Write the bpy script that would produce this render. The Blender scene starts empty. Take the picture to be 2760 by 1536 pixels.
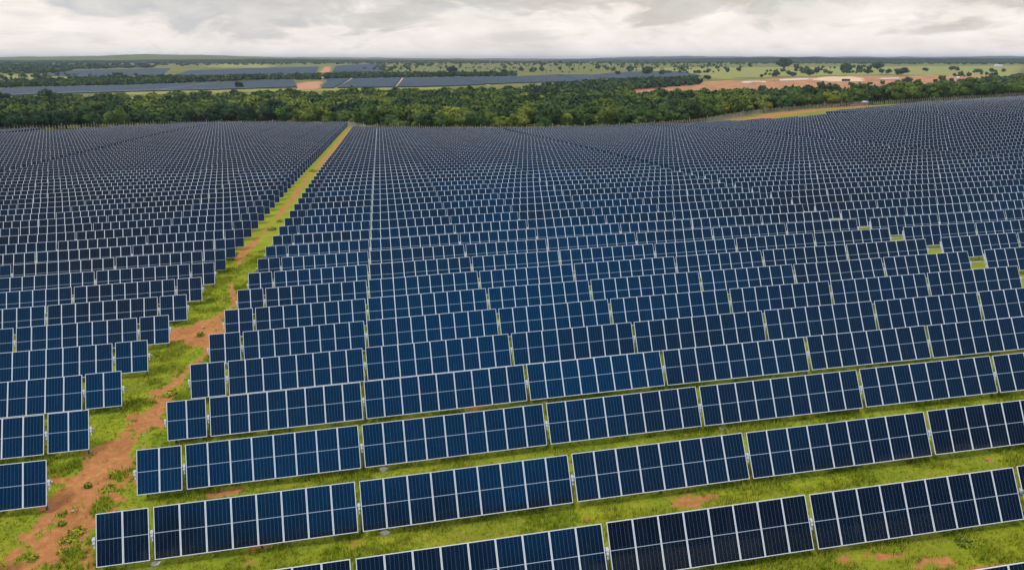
import bpy, bmesh, math, random
import numpy as np
from mathutils import Matrix, Vector, Euler

random.seed(7); rng = np.random.default_rng(11)
SC = bpy.context.scene
COL = SC.collection
R = math.radians

# ------------------------------------------------------------------ camera numbers (metres)
CAM = np.array([13.287, -30.665, 20.236]); YAW = R(9.842); PITCH = R(16.932); FOC = 1996.87/2760*36.0
TILT = R(62.4); PITCH_ROW = 5.8083; MW = 1.1106; GAP = 0.19067; ML = 2.28; TUBE = 1.5

def cam_coords(P):
    """points (n,3) -> image fractions x,y (0..1 inside the frame) and depth"""
    fw = np.array([math.sin(YAW)*math.cos(PITCH), math.cos(YAW)*math.cos(PITCH), -math.sin(PITCH)])
    r = np.array([math.cos(YAW), -math.sin(YAW), 0]); up = np.cross(r, fw)
    d = np.asarray(P, float)-CAM; z = d@fw; zz = np.where(np.abs(z) < 1e-6, 1e-6, z)
    x = .5+FOC/36*(d@r)/zz; y = .5-FOC/36*(d@up)/zz*2760/1536
    return x, y, z

# ------------------------------------------------------------------ numpy noise
def _hash(ix, iy, s):
    h = (ix.astype(np.int64)*374761393+iy.astype(np.int64)*668265263+s*974711) & 0x7fffffff
    h = ((h ^ (h >> 13))*1274126177) & 0x7fffffff
    return ((h ^ (h >> 16)) & 0xffff)/65535.
def vnoise(x, y, s=0):
    x = np.asarray(x, float); y = np.asarray(y, float)
    ix = np.floor(x); iy = np.floor(y); fx = x-ix; fy = y-iy
    fx = fx*fx*(3-2*fx); fy = fy*fy*(3-2*fy)
    a = _hash(ix, iy, s); b = _hash(ix+1, iy, s); c = _hash(ix, iy+1, s); d = _hash(ix+1, iy+1, s)
    return (a*(1-fx)+b*fx)*(1-fy)+(c*(1-fx)+d*fx)*fy
def fbm(x, y, s=0, o=4):
    t = 0; a = .5; n = 0
    for i in range(o):
        t = t+a*vnoise(x, y, s+i*17); n += a; a *= .5; x = np.asarray(x)*2.03+5.1; y = np.asarray(y)*2.03+1.7
    return t/n
def smooth(x, a, b):
    t = np.clip((np.asarray(x, float)-a)/(b-a), 0, 1); return t*t*(3-2*t)

# ------------------------------------------------------------------ terrain
GRID = np.array([[-457,-412,-367,-321,-273,-221,-165,-103,-33,53,158,263,366,470,579,696,820,948,1076,1200,1319,1432,1539,1639],[-517,-472,-427,-381,-334,-283,-226,-162,-88,-3,115,203,297,388,491,608,736,869,1001,1128,1247,1360,1464,1563],[-574,-529,-484,-438,-391,-340,-282,-214,-131,-31,69,148,219,295,391,511,648,789,927,1057,1176,1286,1388,1483],[-629,-583,-538,-493,-446,-395,-338,-269,-182,-83,1,65,119,181,276,407,559,711,855,986,1105,1211,1309,1400],[-683,-636,-591,-546,-501,-452,-396,-329,-245,-154,-89,-41,-4,45,147,301,473,638,786,917,1031,1133,1225,1311],[-736,-688,-643,-600,-556,-511,-459,-397,-324,-252,-206,-176,-145,-94,21,202,395,570,719,844,952,1047,1134,1215],[-790,-741,-696,-653,-614,-575,-533,-482,-424,-371,-339,-317,-287,-223,-89,113,326,503,645,762,862,950,1031,1108],[-846,-796,-749,-708,-672,-641,-612,-576,-535,-502,-479,-458,-428,-356,-208,13,244,420,555,663,756,838,915,990],[-906,-854,-806,-763,-729,-704,-686,-665,-642,-628,-619,-607,-581,-510,-355,-122,119,301,434,540,628,708,784,857],[-971,-917,-868,-824,-789,-767,-756,-749,-742,-745,-756,-762,-748,-683,-532,-297,-47,142,281,388,477,558,635,712],[-1044,-989,-939,-894,-859,-838,-837,-840,-845,-862,-892,-917,-919,-866,-727,-501,-246,-49,97,211,305,390,472,554],[-1126,-1072,-1022,-980,-949,-933,-935,-944,-958,-985,-1027,-1067,-1081,-1042,-917,-704,-463,-263,-106,16,117,209,299,389],[-1217,-1165,-1118,-1080,-1055,-1046,-1049,-1060,-1079,-1112,-1156,-1199,-1216,-1181,-1067,-880,-669,-476,-316,-186,-76,23,123,220],[-1318,-1269,-1226,-1193,-1174,-1169,-1172,-1183,-1203,-1234,-1274,-1308,-1317,-1278,-1179,-1025,-846,-670,-514,-379,-262,-154,-49,54],[-1426,-1381,-1343,-1315,-1300,-1296,-1299,-1308,-1324,-1350,-1382,-1405,-1403,-1362,-1275,-1147,-996,-840,-693,-559,-437,-323,-213,-107],[-1540,-1499,-1466,-1441,-1427,-1422,-1424,-1432,-1445,-1464,-1484,-1495,-1484,-1442,-1365,-1257,-1127,-989,-852,-722,-600,-483,-372,-263],[-1658,-1621,-1590,-1567,-1553,-1547,-1547,-1553,-1562,-1574,-1584,-1584,-1565,-1523,-1453,-1358,-1245,-1122,-996,-872,-751,-635,-523,-413],[-1778,-1743,-1715,-1693,-1679,-1671,-1669,-1671,-1675,-1680,-1680,-1672,-1648,-1605,-1540,-1455,-1354,-1243,-1126,-1009,-893,-779,-667,-557]])/100.
GU0, GV0, GS = -270., -30., 30.
def _cr(p0, p1, p2, p3, t):
    return p1+.5*t*(p2-p0+t*(2*p0-5*p1+4*p2-p3+t*(3*(p1-p2)+p3-p0)))
def field_z(u, v):
    u = np.asarray(u, float); v = np.asarray(v, float)
    nv, nu = GRID.shape
    a = np.clip((u-GU0)/GS, 0, nu-1.001); b = np.clip((v-GV0)/GS, 0, nv-1.001)
    i = np.floor(a).astype(int); j = np.floor(b).astype(int); fa = a-i; fb = b-j
    I = [np.clip(i+k, 0, nu-1) for k in (-1, 0, 1, 2)]; J = [np.clip(j+k, 0, nv-1) for k in (-1, 0, 1, 2)]
    rows = [_cr(GRID[J[m], I[0]], GRID[J[m], I[1]], GRID[J[m], I[2]], GRID[J[m], I[3]], fa) for m in range(4)]
    return _cr(rows[0], rows[1], rows[2], rows[3], fb)
def far_z(u, v):
    r = np.hypot(np.asarray(u)-CAM[0], np.asarray(v)-CAM[1])
    return -18+.009*np.clip(r-900, 0, 2300)
def ground_z(u, v):
    u = np.asarray(u, float); v = np.asarray(v, float)
    f = np.maximum.reduce([smooth(v, 430, 640), smooth(np.abs(u-80), 340, 620), smooth(-v, 60, 300)])
    return (field_z(u, v)-TUBE)*(1-f)+far_z(u, v)*f
def gz(u, v): return float(ground_z(np.array([u]), np.array([v]))[0])

def v_end(u):   # far boundary of the panel field
    return np.interp(u, [-260, -161, -143.6], [352, 352, 356]) if u < -143 else \
        float(np.interp(u, [-142, -141, -123, -115, -90, -73, -4.3], [312, 318, 352, 366, 404, 402, 384])) if u < -2 else \
        float(np.interp(u, [0, 12, 68, 138, 207.6], [338, 328, 321, 318, 250])) if u < 208.4 else \
        float(np.interp(u, [209, 340, 420], [281, 328, 350]))
FENCE = [(-330, 398), (-260, 392), (-165, 378), (-140, 388), (-95, 420), (-60, 412), (-5, 395), (6, 352), (40, 334), (80, 331), (138, 327),
         (160, 323), (174, 326), (194, 344), (226, 369), (257, 379), (274, 384), (306, 388), (345, 385), (420, 392)]
def v_fence(u): return float(np.interp(u, [p[0] for p in FENCE], [p[1] for p in FENCE]))

# ------------------------------------------------------------------ object helpers
def tag(o, label=None, cat=None, group=None, kind=None):
    for k, v in (('label', label), ('category', cat), ('group', group), ('kind', kind)):
        if v: o[k] = v
    return o
def link(o, parent=None):
    COL.objects.link(o)
    if parent: o.parent = parent
    return o
def empty(name, M):
    o = bpy.data.objects.new(name, None); o.empty_display_size = .3; COL.objects.link(o); o.matrix_world = M; return o
def mesh_np(name, V, F, mats, mi=None, uv=None, attrs=None, smooth_=False):
    """V (n,3); F (m,4) quads or (m,3) tris"""
    V = np.asarray(V, np.float32); F = np.asarray(F, np.int32); n = F.shape[1]
    me = bpy.data.meshes.new(name)
    me.vertices.add(len(V)); me.vertices.foreach_set('co', V.ravel())
    me.loops.add(F.size); me.loops.foreach_set('vertex_index', F.ravel())
    me.polygons.add(len(F)); me.polygons.foreach_set('loop_start', np.arange(0, F.size, n, dtype=np.int32))
    for m in mats: me.materials.append(m)
    if mi is not None: me.polygons.foreach_set('material_index', np.asarray(mi, np.int32))
    if smooth_: me.polygons.foreach_set('use_smooth', np.ones(len(F), bool))
    if uv is not None:
        l = me.uv_layers.new(name='UVMap'); l.data.foreach_set('uv', np.asarray(uv, np.float32).ravel())
    for k, (dom, val) in (attrs or {}).items():
        a = me.attributes.new(k, 'FLOAT', dom); a.data.foreach_set('value', np.asarray(val, np.float32).ravel())
    me.update(calc_edges=True); me.validate(); return me
class MB:
    """collects boxes and tubes, builds one mesh"""
    def __init__(s): s.v = []; s.f = []
    def box(s, c, d, M=None):
        i = len(s.v)
        for x in (-.5, .5):
            for y in (-.5, .5):
                for z in (-.5, .5):
                    p = Vector((c[0]+x*d[0], c[1]+y*d[1], c[2]+z*d[2])); s.v.append(tuple(M @ p if M else p))
        for q in ((0, 1, 3, 2), (4, 6, 7, 5), (0, 4, 5, 1), (2, 3, 7, 6), (0, 2, 6, 4), (1, 5, 7, 3)): s.f.append(tuple(i+k for k in q))
        return s
    def tube(s, a, b, r0, r1=None, n=8, cap=True):
        a = Vector(a); b = Vector(b); r1 = r0 if r1 is None else r1; d = (b-a).normalized()
        x = d.orthogonal().normalized(); y = d.cross(x); i = len(s.v)
        for p, r in ((a, r0), (b, r1)):
            for k in range(n):
                t = 2*math.pi*k/n; s.v.append(tuple(p+x*(r*math.cos(t))+y*(r*math.sin(t))))
        for k in range(n): s.f.append((i+k, i+(k+1) % n, i+n+(k+1) % n, i+n+k))
        if cap: s.f.append(tuple(i+k for k in range(n))[::-1]); s.f.append(tuple(i+n+k for k in range(n)))
        return s
    def mesh(s, name, mat):
        me = bpy.data.meshes.new(name); me.from_pydata(s.v, [], s.f); me.materials.append(mat); me.update(); return me
    def build(s, name, mat, parent=None): return link(bpy.data.objects.new(name, s.mesh(name, mat)), parent)

# ------------------------------------------------------------------ materials
class NT:
    def __init__(s, name, world=False):
        if world: s.owner = bpy.data.worlds.new(name)
        else: s.owner = bpy.data.materials.new(name)
        s.owner.use_nodes = True; s.t = s.owner.node_tree; s.t.nodes.clear()
    def n(s, typ, **kw):
        o = s.t.nodes.new(typ)
        for k, v in kw.items():
            if k.startswith('_'): setattr(o, k[1:], v)
            else: s.put(o, k, v)
        return o
    def put(s, o, k, v):
        sk = o.inputs[int(k[1:])] if (k[0] == 'i' and k[1:].isdigit()) else o.inputs[k.replace('__', ' ')]
        if isinstance(v, bpy.types.NodeSocket): s.t.links.new(v, sk)
        elif isinstance(v, bpy.types.Node): s.t.links.new(v.outputs[0], sk)
        elif hasattr(sk.default_value, '__len__'):
            v = tuple(v) if hasattr(v, '__len__') else (v,)*len(sk.default_value)
            sk.default_value = v if len(v) == len(sk.default_value) else v+(1.,)
        else: sk.default_value = v
    def math(s, op, a, b=0., c=None, clamp=False):
        o = s.n('ShaderNodeMath', _operation=op, _use_clamp=clamp, i0=a, i1=b)
        if c is not None: s.put(o, 'i2', c)
        return o.outputs[0]
    def mapr(s, v, a, b, c=0., d=1., sm=False):
        o = s.n('ShaderNodeMapRange', i0=v, i1=a, i2=b, i3=c, i4=d)
        if sm: o.interpolation_type = 'SMOOTHSTEP'
        return o.outputs[0]
    def mix(s, f, a, b, mode='MIX'):
        o = s.n('ShaderNodeMix', _data_type='RGBA', _blend_type=mode)
        for i, v in ((0, f), (6, a), (7, b)): s.put(o, 'i%d' % i, v)
        return o.outputs[2]
    def noise(s, vec, scale, detail=4, rough=.55, dist=0.):
        o = s.n('ShaderNodeTexNoise', Scale=scale, Detail=detail, Roughness=rough, Distortion=dist)
        if vec is not None: s.put(o, 'Vector', vec)
        return o.outputs[0]
    def bsdf(s, **kw):
        b = s.n('ShaderNodeBsdfPrincipled', **kw); o = s.n('ShaderNodeOutputMaterial', Surface=b.outputs[0]); return b
def simple(name, col, rough=.6, metal=0., var=.0, scale=3., col2=None, bump=0.):
    m = NT(name); pos = m.n('ShaderNodeNewGeometry').outputs['Position']
    nz = m.noise(pos, scale, 5)
    c = m.mix(m.mapr(nz, .3, .7), col, col2 or tuple(x*(1-var) for x in col))
    b = m.bsdf(Base__Color=c, Roughness=rough, Metallic=metal)
    if bump: m.put(b, 'Normal', m.n('ShaderNodeBump', Strength=bump, Distance=.05, Height=nz).outputs[0])
    return m.owner

def glass_mat(stuff):
    m = NT('panel_glass_far' if stuff else 'panel_glass')
    uv = m.n('ShaderNodeUVMap').outputs[0]; sp = m.n('ShaderNodeSeparateXYZ', i0=uv)
    x, y = sp.outputs[0], sp.outputs[1]
    def stripe(c, n, w):   # 1 on the lines between n cells
        f = m.math('FRACT', m.math('MULTIPLY', c, float(n)))
        return m.math('GREATER_THAN', m.math('ABSOLUTE', m.math('SUBTRACT', f, .5)), .5-w)
    cols = stripe(x, 6, .022); rows = stripe(y, 24, .03); bus = stripe(x, 30, .05)
    mid = m.math('LESS_THAN', m.math('ABSOLUTE', m.math('SUBTRACT', y, .5)), .0065)
    if stuff: t = m.n('ShaderNodeAttribute', _attribute_name='tint').outputs['Fac']
    else:
        oi = m.n('ShaderNodeObjectInfo'); t = m.math('ADD', m.math('MULTIPLY', oi.outputs['Random'], .35), m.math('MULTIPLY', m.n('ShaderNodeSeparateColor', i0=oi.outputs['Color']).outputs[0], .65))
    pos = m.n('ShaderNodeNewGeometry').outputs['Position']
    # broad bluer and blacker areas: sky reflection painted into the cell colour
    refl_tint = m.mapr(m.noise(m.n('ShaderNodeVectorMath', _operation='MULTIPLY', i0=pos, i1=(.018, .03, 0.)).outputs[0], 1., 2), .35, .65)
    tt = m.math('ADD', m.math('MULTIPLY', t, .6), m.math('MULTIPLY', refl_tint, .4))
    cell = m.mix(tt, (.0018, .0040, .0095), (.0006, .0105, .032))
    c = m.mix(m.math('MULTIPLY', bus, .10), cell, (.05, .10, .19))
    c = m.mix(m.math('MULTIPLY', rows, .28), c, (.02, .055, .12))
    c = m.mix(m.math('MULTIPLY', cols, .8), c, (.12, .19, .28))
    c = m.mix(mid, c, (.42, .47, .53))
    smudge = m.mapr(m.noise(pos, 1.3, 5), .45, .8, .08, .22)
    dust = m.n('ShaderNodeVectorMath', _operation='MULTIPLY', i0=pos, i1=(5., .6, .6)).outputs[0]
    c = m.mix(m.mapr(m.noise(dust, 1., 4, .6), .58, .82, 0, .11), c, (.13, .17, .20))
    b = m.bsdf(Base__Color=c, Roughness=smudge, IOR=1.45)
    m.put(b, 'Specular IOR Level', .5)
    return m.owner
M_GLASS, M_GLASS_F = glass_mat(False), glass_mat(True)
M_FRAME = simple('anodised_frame', (.80, .81, .83), .5, .0, .06, 6)
M_FRAME_F = simple('far_frame', (.66, .67, .70), .5, .0, .06, 6)  # darker copy of the frame colour for the merged far tables
M_BACK = simple('back_sheet', (.62, .63, .64), .7, 0, .15, 2)
M_STEEL = simple('galvanised_steel', (.52, .54, .55), .45, .55, .3, 9)
M_BRACK = simple('bright_bracket', (.74, .75, .75), .5, .1, .25, 14)
M_CONC = simple('concrete_footing', (.58, .54, .47), .9, 0, .35, 5, bump=.4)
M_WOOD = simple('pale_fence_wood', (.58, .54, .42), .85, 0, .55, 1.1)
M_WIRE = simple('fence_wire', (.30, .30, .28), .6, .5, .3, 2)
M_BARK = simple('bark', (.085, .062, .042), .95, 0, .4, 4, bump=.5)
M_WHITE = simple('white_paint', (.74, .73, .70), .6, 0, .12, .8)
M_ORANGE = simple('orange_tarpaulin', (.55, .20, .08), .8, 0, .3, 1.)
M_DGREEN = simple('dark_green_paint', (.018, .03, .018), .6, 0, .3, .6)
M_ROPE = simple('tan_rope', (.24, .15, .07), .9, 0, .3, 8)
M_ROCK = simple('pale_rock', (.42, .36, .28), .95, 0, .4, 4, bump=.5)

def leaf_mat(name, stuff):
    m = NT(name)
    a = m.n('ShaderNodeAttribute', _attribute_name='tint').outputs['Fac']
    if stuff: t = m.n('ShaderNodeAttribute', _attribute_name='tone').outputs['Fac']
    else: t = m.n('ShaderNodeObjectInfo').outputs['Color']; t = m.n('ShaderNodeSeparateColor', i0=t).outputs[0]
    base = m.n('ShaderNodeValToRGB', Fac=t)
    r = base.color_ramp; r.elements[0].position = 0; r.elements[0].color = (.015, .042, .012, 1); r.elements[1].position = 1; r.elements[1].color = (.28, .30, .020, 1)
    for p_, c_ in ((.35, (.055, .105, .016, 1)), (.7, (.15, .185, .022, 1))):
        e = r.elements.new(p_); e.color = c_
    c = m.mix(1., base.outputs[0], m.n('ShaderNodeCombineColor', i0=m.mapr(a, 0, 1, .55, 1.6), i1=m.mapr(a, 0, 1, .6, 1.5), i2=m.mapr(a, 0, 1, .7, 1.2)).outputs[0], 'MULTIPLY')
    m.bsdf(Base__Color=c, Roughness=.75).inputs['Specular IOR Level'].default_value = .2
    return m.owner
M_LEAF, M_LEAF_S = leaf_mat('tree_leaves', False), leaf_mat('wood_leaves', True)

# ------------------------------------------------------------------ ground
def dirt_mask(u, v):
    """0..1: bare red soil"""
    u = np.asarray(u, float); v = np.asarray(v, float)
    c = np.interp(v, [-20, 0, 3, 7, 12, 17, 21, 27, 33, 40, 47, 60, 75, 100, 130, 215, 400],
                  [-4.2, -3.7, -2.9, -2.9, -3.0, -2.2, -2.3, -1.0, -2.6, -1.2, -2.9, -4.1, -3.4, -2.9, -3.0, -2.7, -2.6])
    w = np.interp(v, [-20, 0, 4, 9, 15, 20, 26, 33, 37, 43, 50, 62, 80, 110, 200, 400],
                  [2.6, 2.5, 1.8, 1.5, 1.0, .6, .15, 2.1, .1, .3, .1, .5, .15, .55, .72, .7])
    brk = (fbm(v*.11, v*0+3.3, 71, 3)-.5)*smooth(v, 12, 30)*(1-smooth(v, 120, 170))
    n = fbm(u*1.1, v*.75, 3, 5)-.5+brk*1.5; n2 = fbm(u*3.6, v*3.0, 9, 3)-.5
    d = 1-np.abs(u-c)/w+n*3.6+n2*1.7
    m = smooth(d, -.05, .45)*smooth(u, -8.5, -5.2)*(1-smooth(u, .2, 1.6))
    # bald spots
    for (a, b, ru, rv) in ((32.1, -6.6, 1.1, .28), (34.4, -6.9, .9, .3), (35.4, -7.6, .9, .4), (28.4, -.9, .75, .28), (30.2, -.9, .7, .2), (22.0, -1.2, .22, .3),
                           (4.4, 5.3, .9, .35), (2.3, 4.6, .7, .3), (44.1, -.8, .2, .3), (-6.0, 12.6, .6, .5), (-4.8, 8.7, .8, .4), (14, 11.4, .5, .3), (37.5, -8.6, 1.2, .4)):
        q = ((u-a)/ru)**2+((v-b)/rv)**2
        m = np.maximum(m, smooth(1.25-q+n*3.6+n2*2.2, -.1, 1.)*(q < 5))
    m = np.maximum(m, .62*smooth(fbm(u*1.3, v*.6, 23, 3), .42, .6)*((u > 67.6) & (u < 70.1)))
    far = smooth(v, 40, 120)
    sp = fbm(u*.22, v*.22, 31, 4)
    m = np.maximum(m, smooth(sp, .70-.04*far, .80)*.75)
    # track and bare verge along the far fence
    return m
def grid_lines(parts):
    o = []
    for a, b, s in parts: o += list(np.arange(a, b-1e-6, s))
    return np.array(o+[parts[-1][1]])
gu = grid_lines([(-14000, -6000, 2000), (-6000, -2000, 500), (-2000, -800, 150), (-800, -320, 40), (-320, -40, 8), (-40, -12, 2), (-12, 3, .22), (3, 50, .5), (50, 80, 3), (80, 440, 8),
                 (440, 900, 40), (900, 2400, 150), (2400, 6000, 500), (6000, 14000, 2000)])
gv = grid_lines([(-3000, -400, 400), (-400, -60, 40), (-60, -14, 4), (-14, 24, .3), (24, 75, .7), (75, 240, 3), (240, 480, 6), (480, 1000, 26), (1000, 3400, 100), (3400, 8000, 600), (8000, 20000, 2000)])
U, Vv = np.meshgrid(gu, gv); Z = ground_z(U, Vv)
near = (np.abs(U-15) < 65) & (Vv < 110) & (Vv > -20)
Z = Z+np.where(near, (fbm(U*.8, Vv*.8, 5, 4)-.5)*.16, 0)
dm = dirt_mask(U, Vv)
# far fence verge: dirt track and open grass between panels and fence
vf = np.interp(U, [p[0] for p in FENCE], [p[1] for p in FENCE])
tr = np.interp(U, [138, 150, 165, 180, 200, 225, 260, 300], [322, 320, 310, 318, 322, 352, 372, 380])
trk = smooth(1.15-np.abs(Vv-tr)/11+(fbm(U*.12, Vv*.12, 8, 3)-.5)*2.4, 0, .6)*((U > 140) & (U < 300) & (Vv > 270) & (Vv < 400))*1.
verge = smooth(1-np.abs(Vv-vf+1.5)/3.2+(fbm(U*.3, Vv*.3, 18, 3)-.5)*2.6, .1, .8)*((Vv > 300) & (Vv < 430))*.8
dm = np.maximum(dm, np.maximum(trk, verge))
Z = Z-np.where(near, dm*.05, 0)
nU, nV = len(gu), len(gv)
idx = np.arange(nU*nV).reshape(nV, nU)
F = np.stack([idx[:-1, :-1], idx[:-1, 1:], idx[1:, 1:], idx[1:, :-1]], -1).reshape(-1, 4)
def ground_mat():
    m = NT('field_ground')
    pos = m.n('ShaderNodeNewGeometry').outputs['Position']
    d = m.n('ShaderNodeAttribute', _attribute_name='dirt').outputs['Fac']
    wild = m.n('ShaderNodeAttribute', _attribute_name='wild').outputs['Fac']
    n1 = m.noise(pos, .45, 6, .6); n2 = m.noise(pos, 3.2, 6, .65); n3 = m.noise(pos, 14., 5, .7); nb = m.noise(pos, .012, 5, .6); n0 = m.noise(pos, .09, 4, .6)
    grass = m.mix(m.mapr(n1, .32, .68), (.135, .20, .009), (.275, .29, .018))
    grass = m.mix(m.mapr(n2, .42, .75, 0, .45), grass, (.10, .15, .010))
    grass = m.mix(m.mapr(n3, .45, .78, 0, .6), grass, (.26, .26, .04))
    grass = m.mix(m.mapr(n0, .5, .75, 0, .35), grass, (.20, .15, .04))
    soil = m.mix(m.mapr(n1, .3, .7), (.40, .175, .066), (.27, .105, .038))
    soil = m.mix(m.mapr(n2, .45, .75, 0, .6), soil, (.55, .30, .115))
    soil = m.mix(m.mapr(n3, .5, .8, 0, .6), soil, (.18, .075, .03)); soil = m.mix(m.mapr(m.noise(pos, 1.1, 5, .7, 1.2), .55, .72, 0, .7), soil, (.22, .11, .045))
    wildc = m.mix(m.mapr(nb, .35, .65), (.17, .17, .042), (.115, .135, .035))
    wildc = m.mix(m.mapr(m.noise(pos, .05, 6, .7), .52, .62, 0, .75), wildc, (.05, .075, .025))
    df = m.math('ADD', d, m.mapr(n3, .3, .7, -.28, .28)); df = m.math('ADD', df, m.mapr(n2, .3, .7, -.2, .2))
    c = m.mix(m.mapr(df, .35, .65, 0, 1, True), grass, soil)
    c = m.mix(wild, c, wildc)
    h = m.math('ADD', m.math('MULTIPLY', n2, .7), m.math('MULTIPLY', n3, .5))
    b = m.bsdf(Base__Color=c, Roughness=.95)
    m.put(b, 'Specular IOR Level', .1)
    m.put(b, 'Normal', m.n('ShaderNodeBump', Strength=.55, Distance=.12, Height=h).outputs[0])
    return m.owner
wild = np.maximum.reduce([smooth(Vv-vf, 4, 14), .6*smooth(Vv, 262, 275)*((U > 141) & (U < 300))*(1-smooth(dm, .2, .5)), smooth(np.abs(U-80), 350, 420), smooth(-Vv, 60, 120)])
P = np.stack([U, Vv, Z], -1).reshape(-1, 3)
me = mesh_np('ground', P, F, [ground_mat()], attrs={'dirt': ('POINT', dm.ravel()), 'wild': ('POINT', wild.ravel())}, smooth_=True)
g = link(bpy.data.objects.new('ground', me)); tag(g, kind='structure')

# grass blades on the strips that lie close to the camera
def grass_blades():
    N = 560000
    u = rng.uniform(-16, 62, N); v = rng.uniform(-13, 62, N)
    z = ground_z(u, v)+(fbm(u*.8, v*.8, 5, 4)-.5)*.16
    x, y, d = cam_coords(np.stack([u, v, z], -1))
    keep = (x > -.02) & (x < 1.02) & (y < 1.04) & (d > 0)
    dmm = dirt_mask(u, v); keep &= rng.random(N) > smooth(dmm, .15, .5)*.985
    # beyond row 3 grass only shows in the track
    keep &= (v < 27) | ((u > -9) & (u < 3))
    cl = fbm(u*.55, v*.55, 41, 4); keep &= rng.random(N) < .35+1.1*smooth(cl, .35, .7)
    u, v, z, cl = u[keep], v[keep], z[keep], cl[keep]; n = len(u)
    B = 4; u = np.repeat(u, B)+rng.normal(0, .05, n*B); v = np.repeat(v, B)+rng.normal(0, .05, n*B); z = np.repeat(z, B); cl = np.repeat(cl, B)
    h = rng.uniform(.06, .25, n*B)*(.6+1.1*smooth(cl, .4, .72)); a = rng.uniform(0, 2*math.pi, n*B); w = rng.uniform(.010, .022, n*B); l = rng.uniform(.1, .9, n*B)*h
    b0 = np.stack([u-w*np.cos(a), v-w*np.sin(a), z-.02], -1); b1 = np.stack([u+w*np.cos(a), v+w*np.sin(a), z-.02], -1)
    t = np.stack([u-l*np.sin(a), v+l*np.cos(a), z+h], -1)
    Vg = np.stack([b0, b1, t], 1).reshape(-1, 3); Fg = np.arange(len(Vg)).reshape(-1, 3)
    tint = np.clip(rng.normal(.5, .22, len(Fg))+(fbm(u*.3, v*.3, 77, 3)-.5)*1.2, 0, 1)
    m = NT('grass_blade'); a_ = m.n('ShaderNodeAttribute', _attribute_name='tint').outputs['Fac']
    r = m.n('ShaderNodeValToRGB', Fac=a_); e = r.color_ramp.elements
    e[0].color = (.12, .185, .008, 1); e[1].color = (.40, .39, .045, 1); q = e.new(.5); q.color = (.23, .285, .012, 1)
    m.bsdf(Base__Color=r.outputs[0], Roughness=.8).inputs['Specular IOR Level'].default_value = .15
    me = mesh_np('grass', Vg, Fg, [m.owner], attrs={'tint': ('FACE', tint)})
    tag(link(bpy.data.objects.new('grass', me)), 'bright green grass between the nearest panel rows and along the dirt track', 'grass', kind='stuff')
grass_blades()

# ------------------------------------------------------------------ solar tables
CT, ST = math.cos(TILT), math.sin(TILT)
W0, L0, FR, TH = 1.098, ML, .031, .035
def module_meshes():
    # local: x across, y up the slope, z = outward normal
    hx, hy = W0/2, L0/2; ix, iy = hx-FR, hy-FR
    V = [(-ix, -iy, -.004), (ix, -iy, -.004), (ix, iy, -.004), (-ix, iy, -.004), (-ix, -iy, -.03), (ix, -iy, -.03), (ix, iy, -.03), (-ix, iy, -.03)]
    Fq = [(0, 1, 2, 3), (7, 6, 5, 4)]
    uv = [(0, 0), (1, 0), (1, 1), (0, 1)]+[(0, 1), (1, 1), (1, 0), (0, 0)]
    g = mesh_np('solar_module', V, Fq, [M_GLASS, M_BACK], mi=[0, 1], uv=uv)
    b = MB()
    for sx in (-1, 1): b.box((sx*(hx-FR/2), 0, -TH/2), (FR, L0, TH))
    for sy in (-1, 1): b.box((0, sy*(hy-FR/2), -TH/2), (W0-2*FR, FR, TH))
    return g, b.mesh('module_frame', M_FRAME)
MESH_MOD, MESH_FRAME = module_meshes()
TM = Matrix(((1, 0, 0, 0), (0, CT, -ST, 0), (0, ST, CT, TUBE), (0, 0, 0, 1)))      # tilt about the tube
_cache = {}
def table_meshes(n, first, last, shaft, rail=False):
    k = (n, first, last, shaft, rail)
    if k in _cache: return _cache[k]
    L = n*MW; off = TM @ Vector((0, 0, -.11))
    t = MB().tube((-L/2-GAP, off.y, off.z), (L/2+(shaft if last else .0), off.y, off.z), .062)
    t.tube((-L/2-GAP, off.y, off.z), (-L/2-GAP+.02, off.y, off.z), .062)
    for i in range(n+1):      # purlins under the module joints
        x = -L/2+i*MW+(.03 if i == 0 else -.03 if i == n else 0)
        t.box((x, 0, -.055), (.05, 1.5, .03), TM)
    d = {'torque_tube': t.mesh('torque_tube', M_STEEL)}
    po = []
    xs = [-L/2-GAP/2]+([L/2+.09] if last else [])+([0.] if n > 4 else [])
    for x in [(-L/2+.3 if first else -L/2-GAP/2)]+([L/2-.3] if last else [])+([0.] if n > 4 else []):
        b = MB(); b.box((x, off.y, (off.z-.12)/2-.1), (.10, .012, off.z-.12+.2)); b.box((x-.05, off.y, (off.z-.12)/2-.1), (.008, .12, off.z+.08)); b.box((x+.05, off.y, (off.z-.12)/2-.1), (.008, .12, off.z+.08))
        po.append(b.mesh('post', M_STEEL))
    d['post'] = po
    br = []
    for x in xs[:2 if last else 1]:
        b = MB(); b.box((x, 0, -.06), (.10, .30, .11), TM); b.box((x, .05, -.01), (.13, .10, .07), TM); b.box((x, -.22, -.10), (.05, .24, .05), TM)
        b.tube((x-.045, off.y, off.z), (x+.045, off.y, off.z), .12, n=12)
        br.append(b.mesh('bearing_bracket', M_BRACK))
    d['bearing_bracket'] = br
    if rail:
        b = MB(); b.box((-L/2-.06, .0, -.10), (.10, 1.5, .05), TM)
        for q in (-.8, -.45, -.1, .3): b.box((-L/2-.10, q, -.07), (.16, .16, .10), TM)
        d['junction_rail'] = [b.mesh('junction_rail', M_BRACK)]
    _cache[k] = d
    return d

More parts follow.
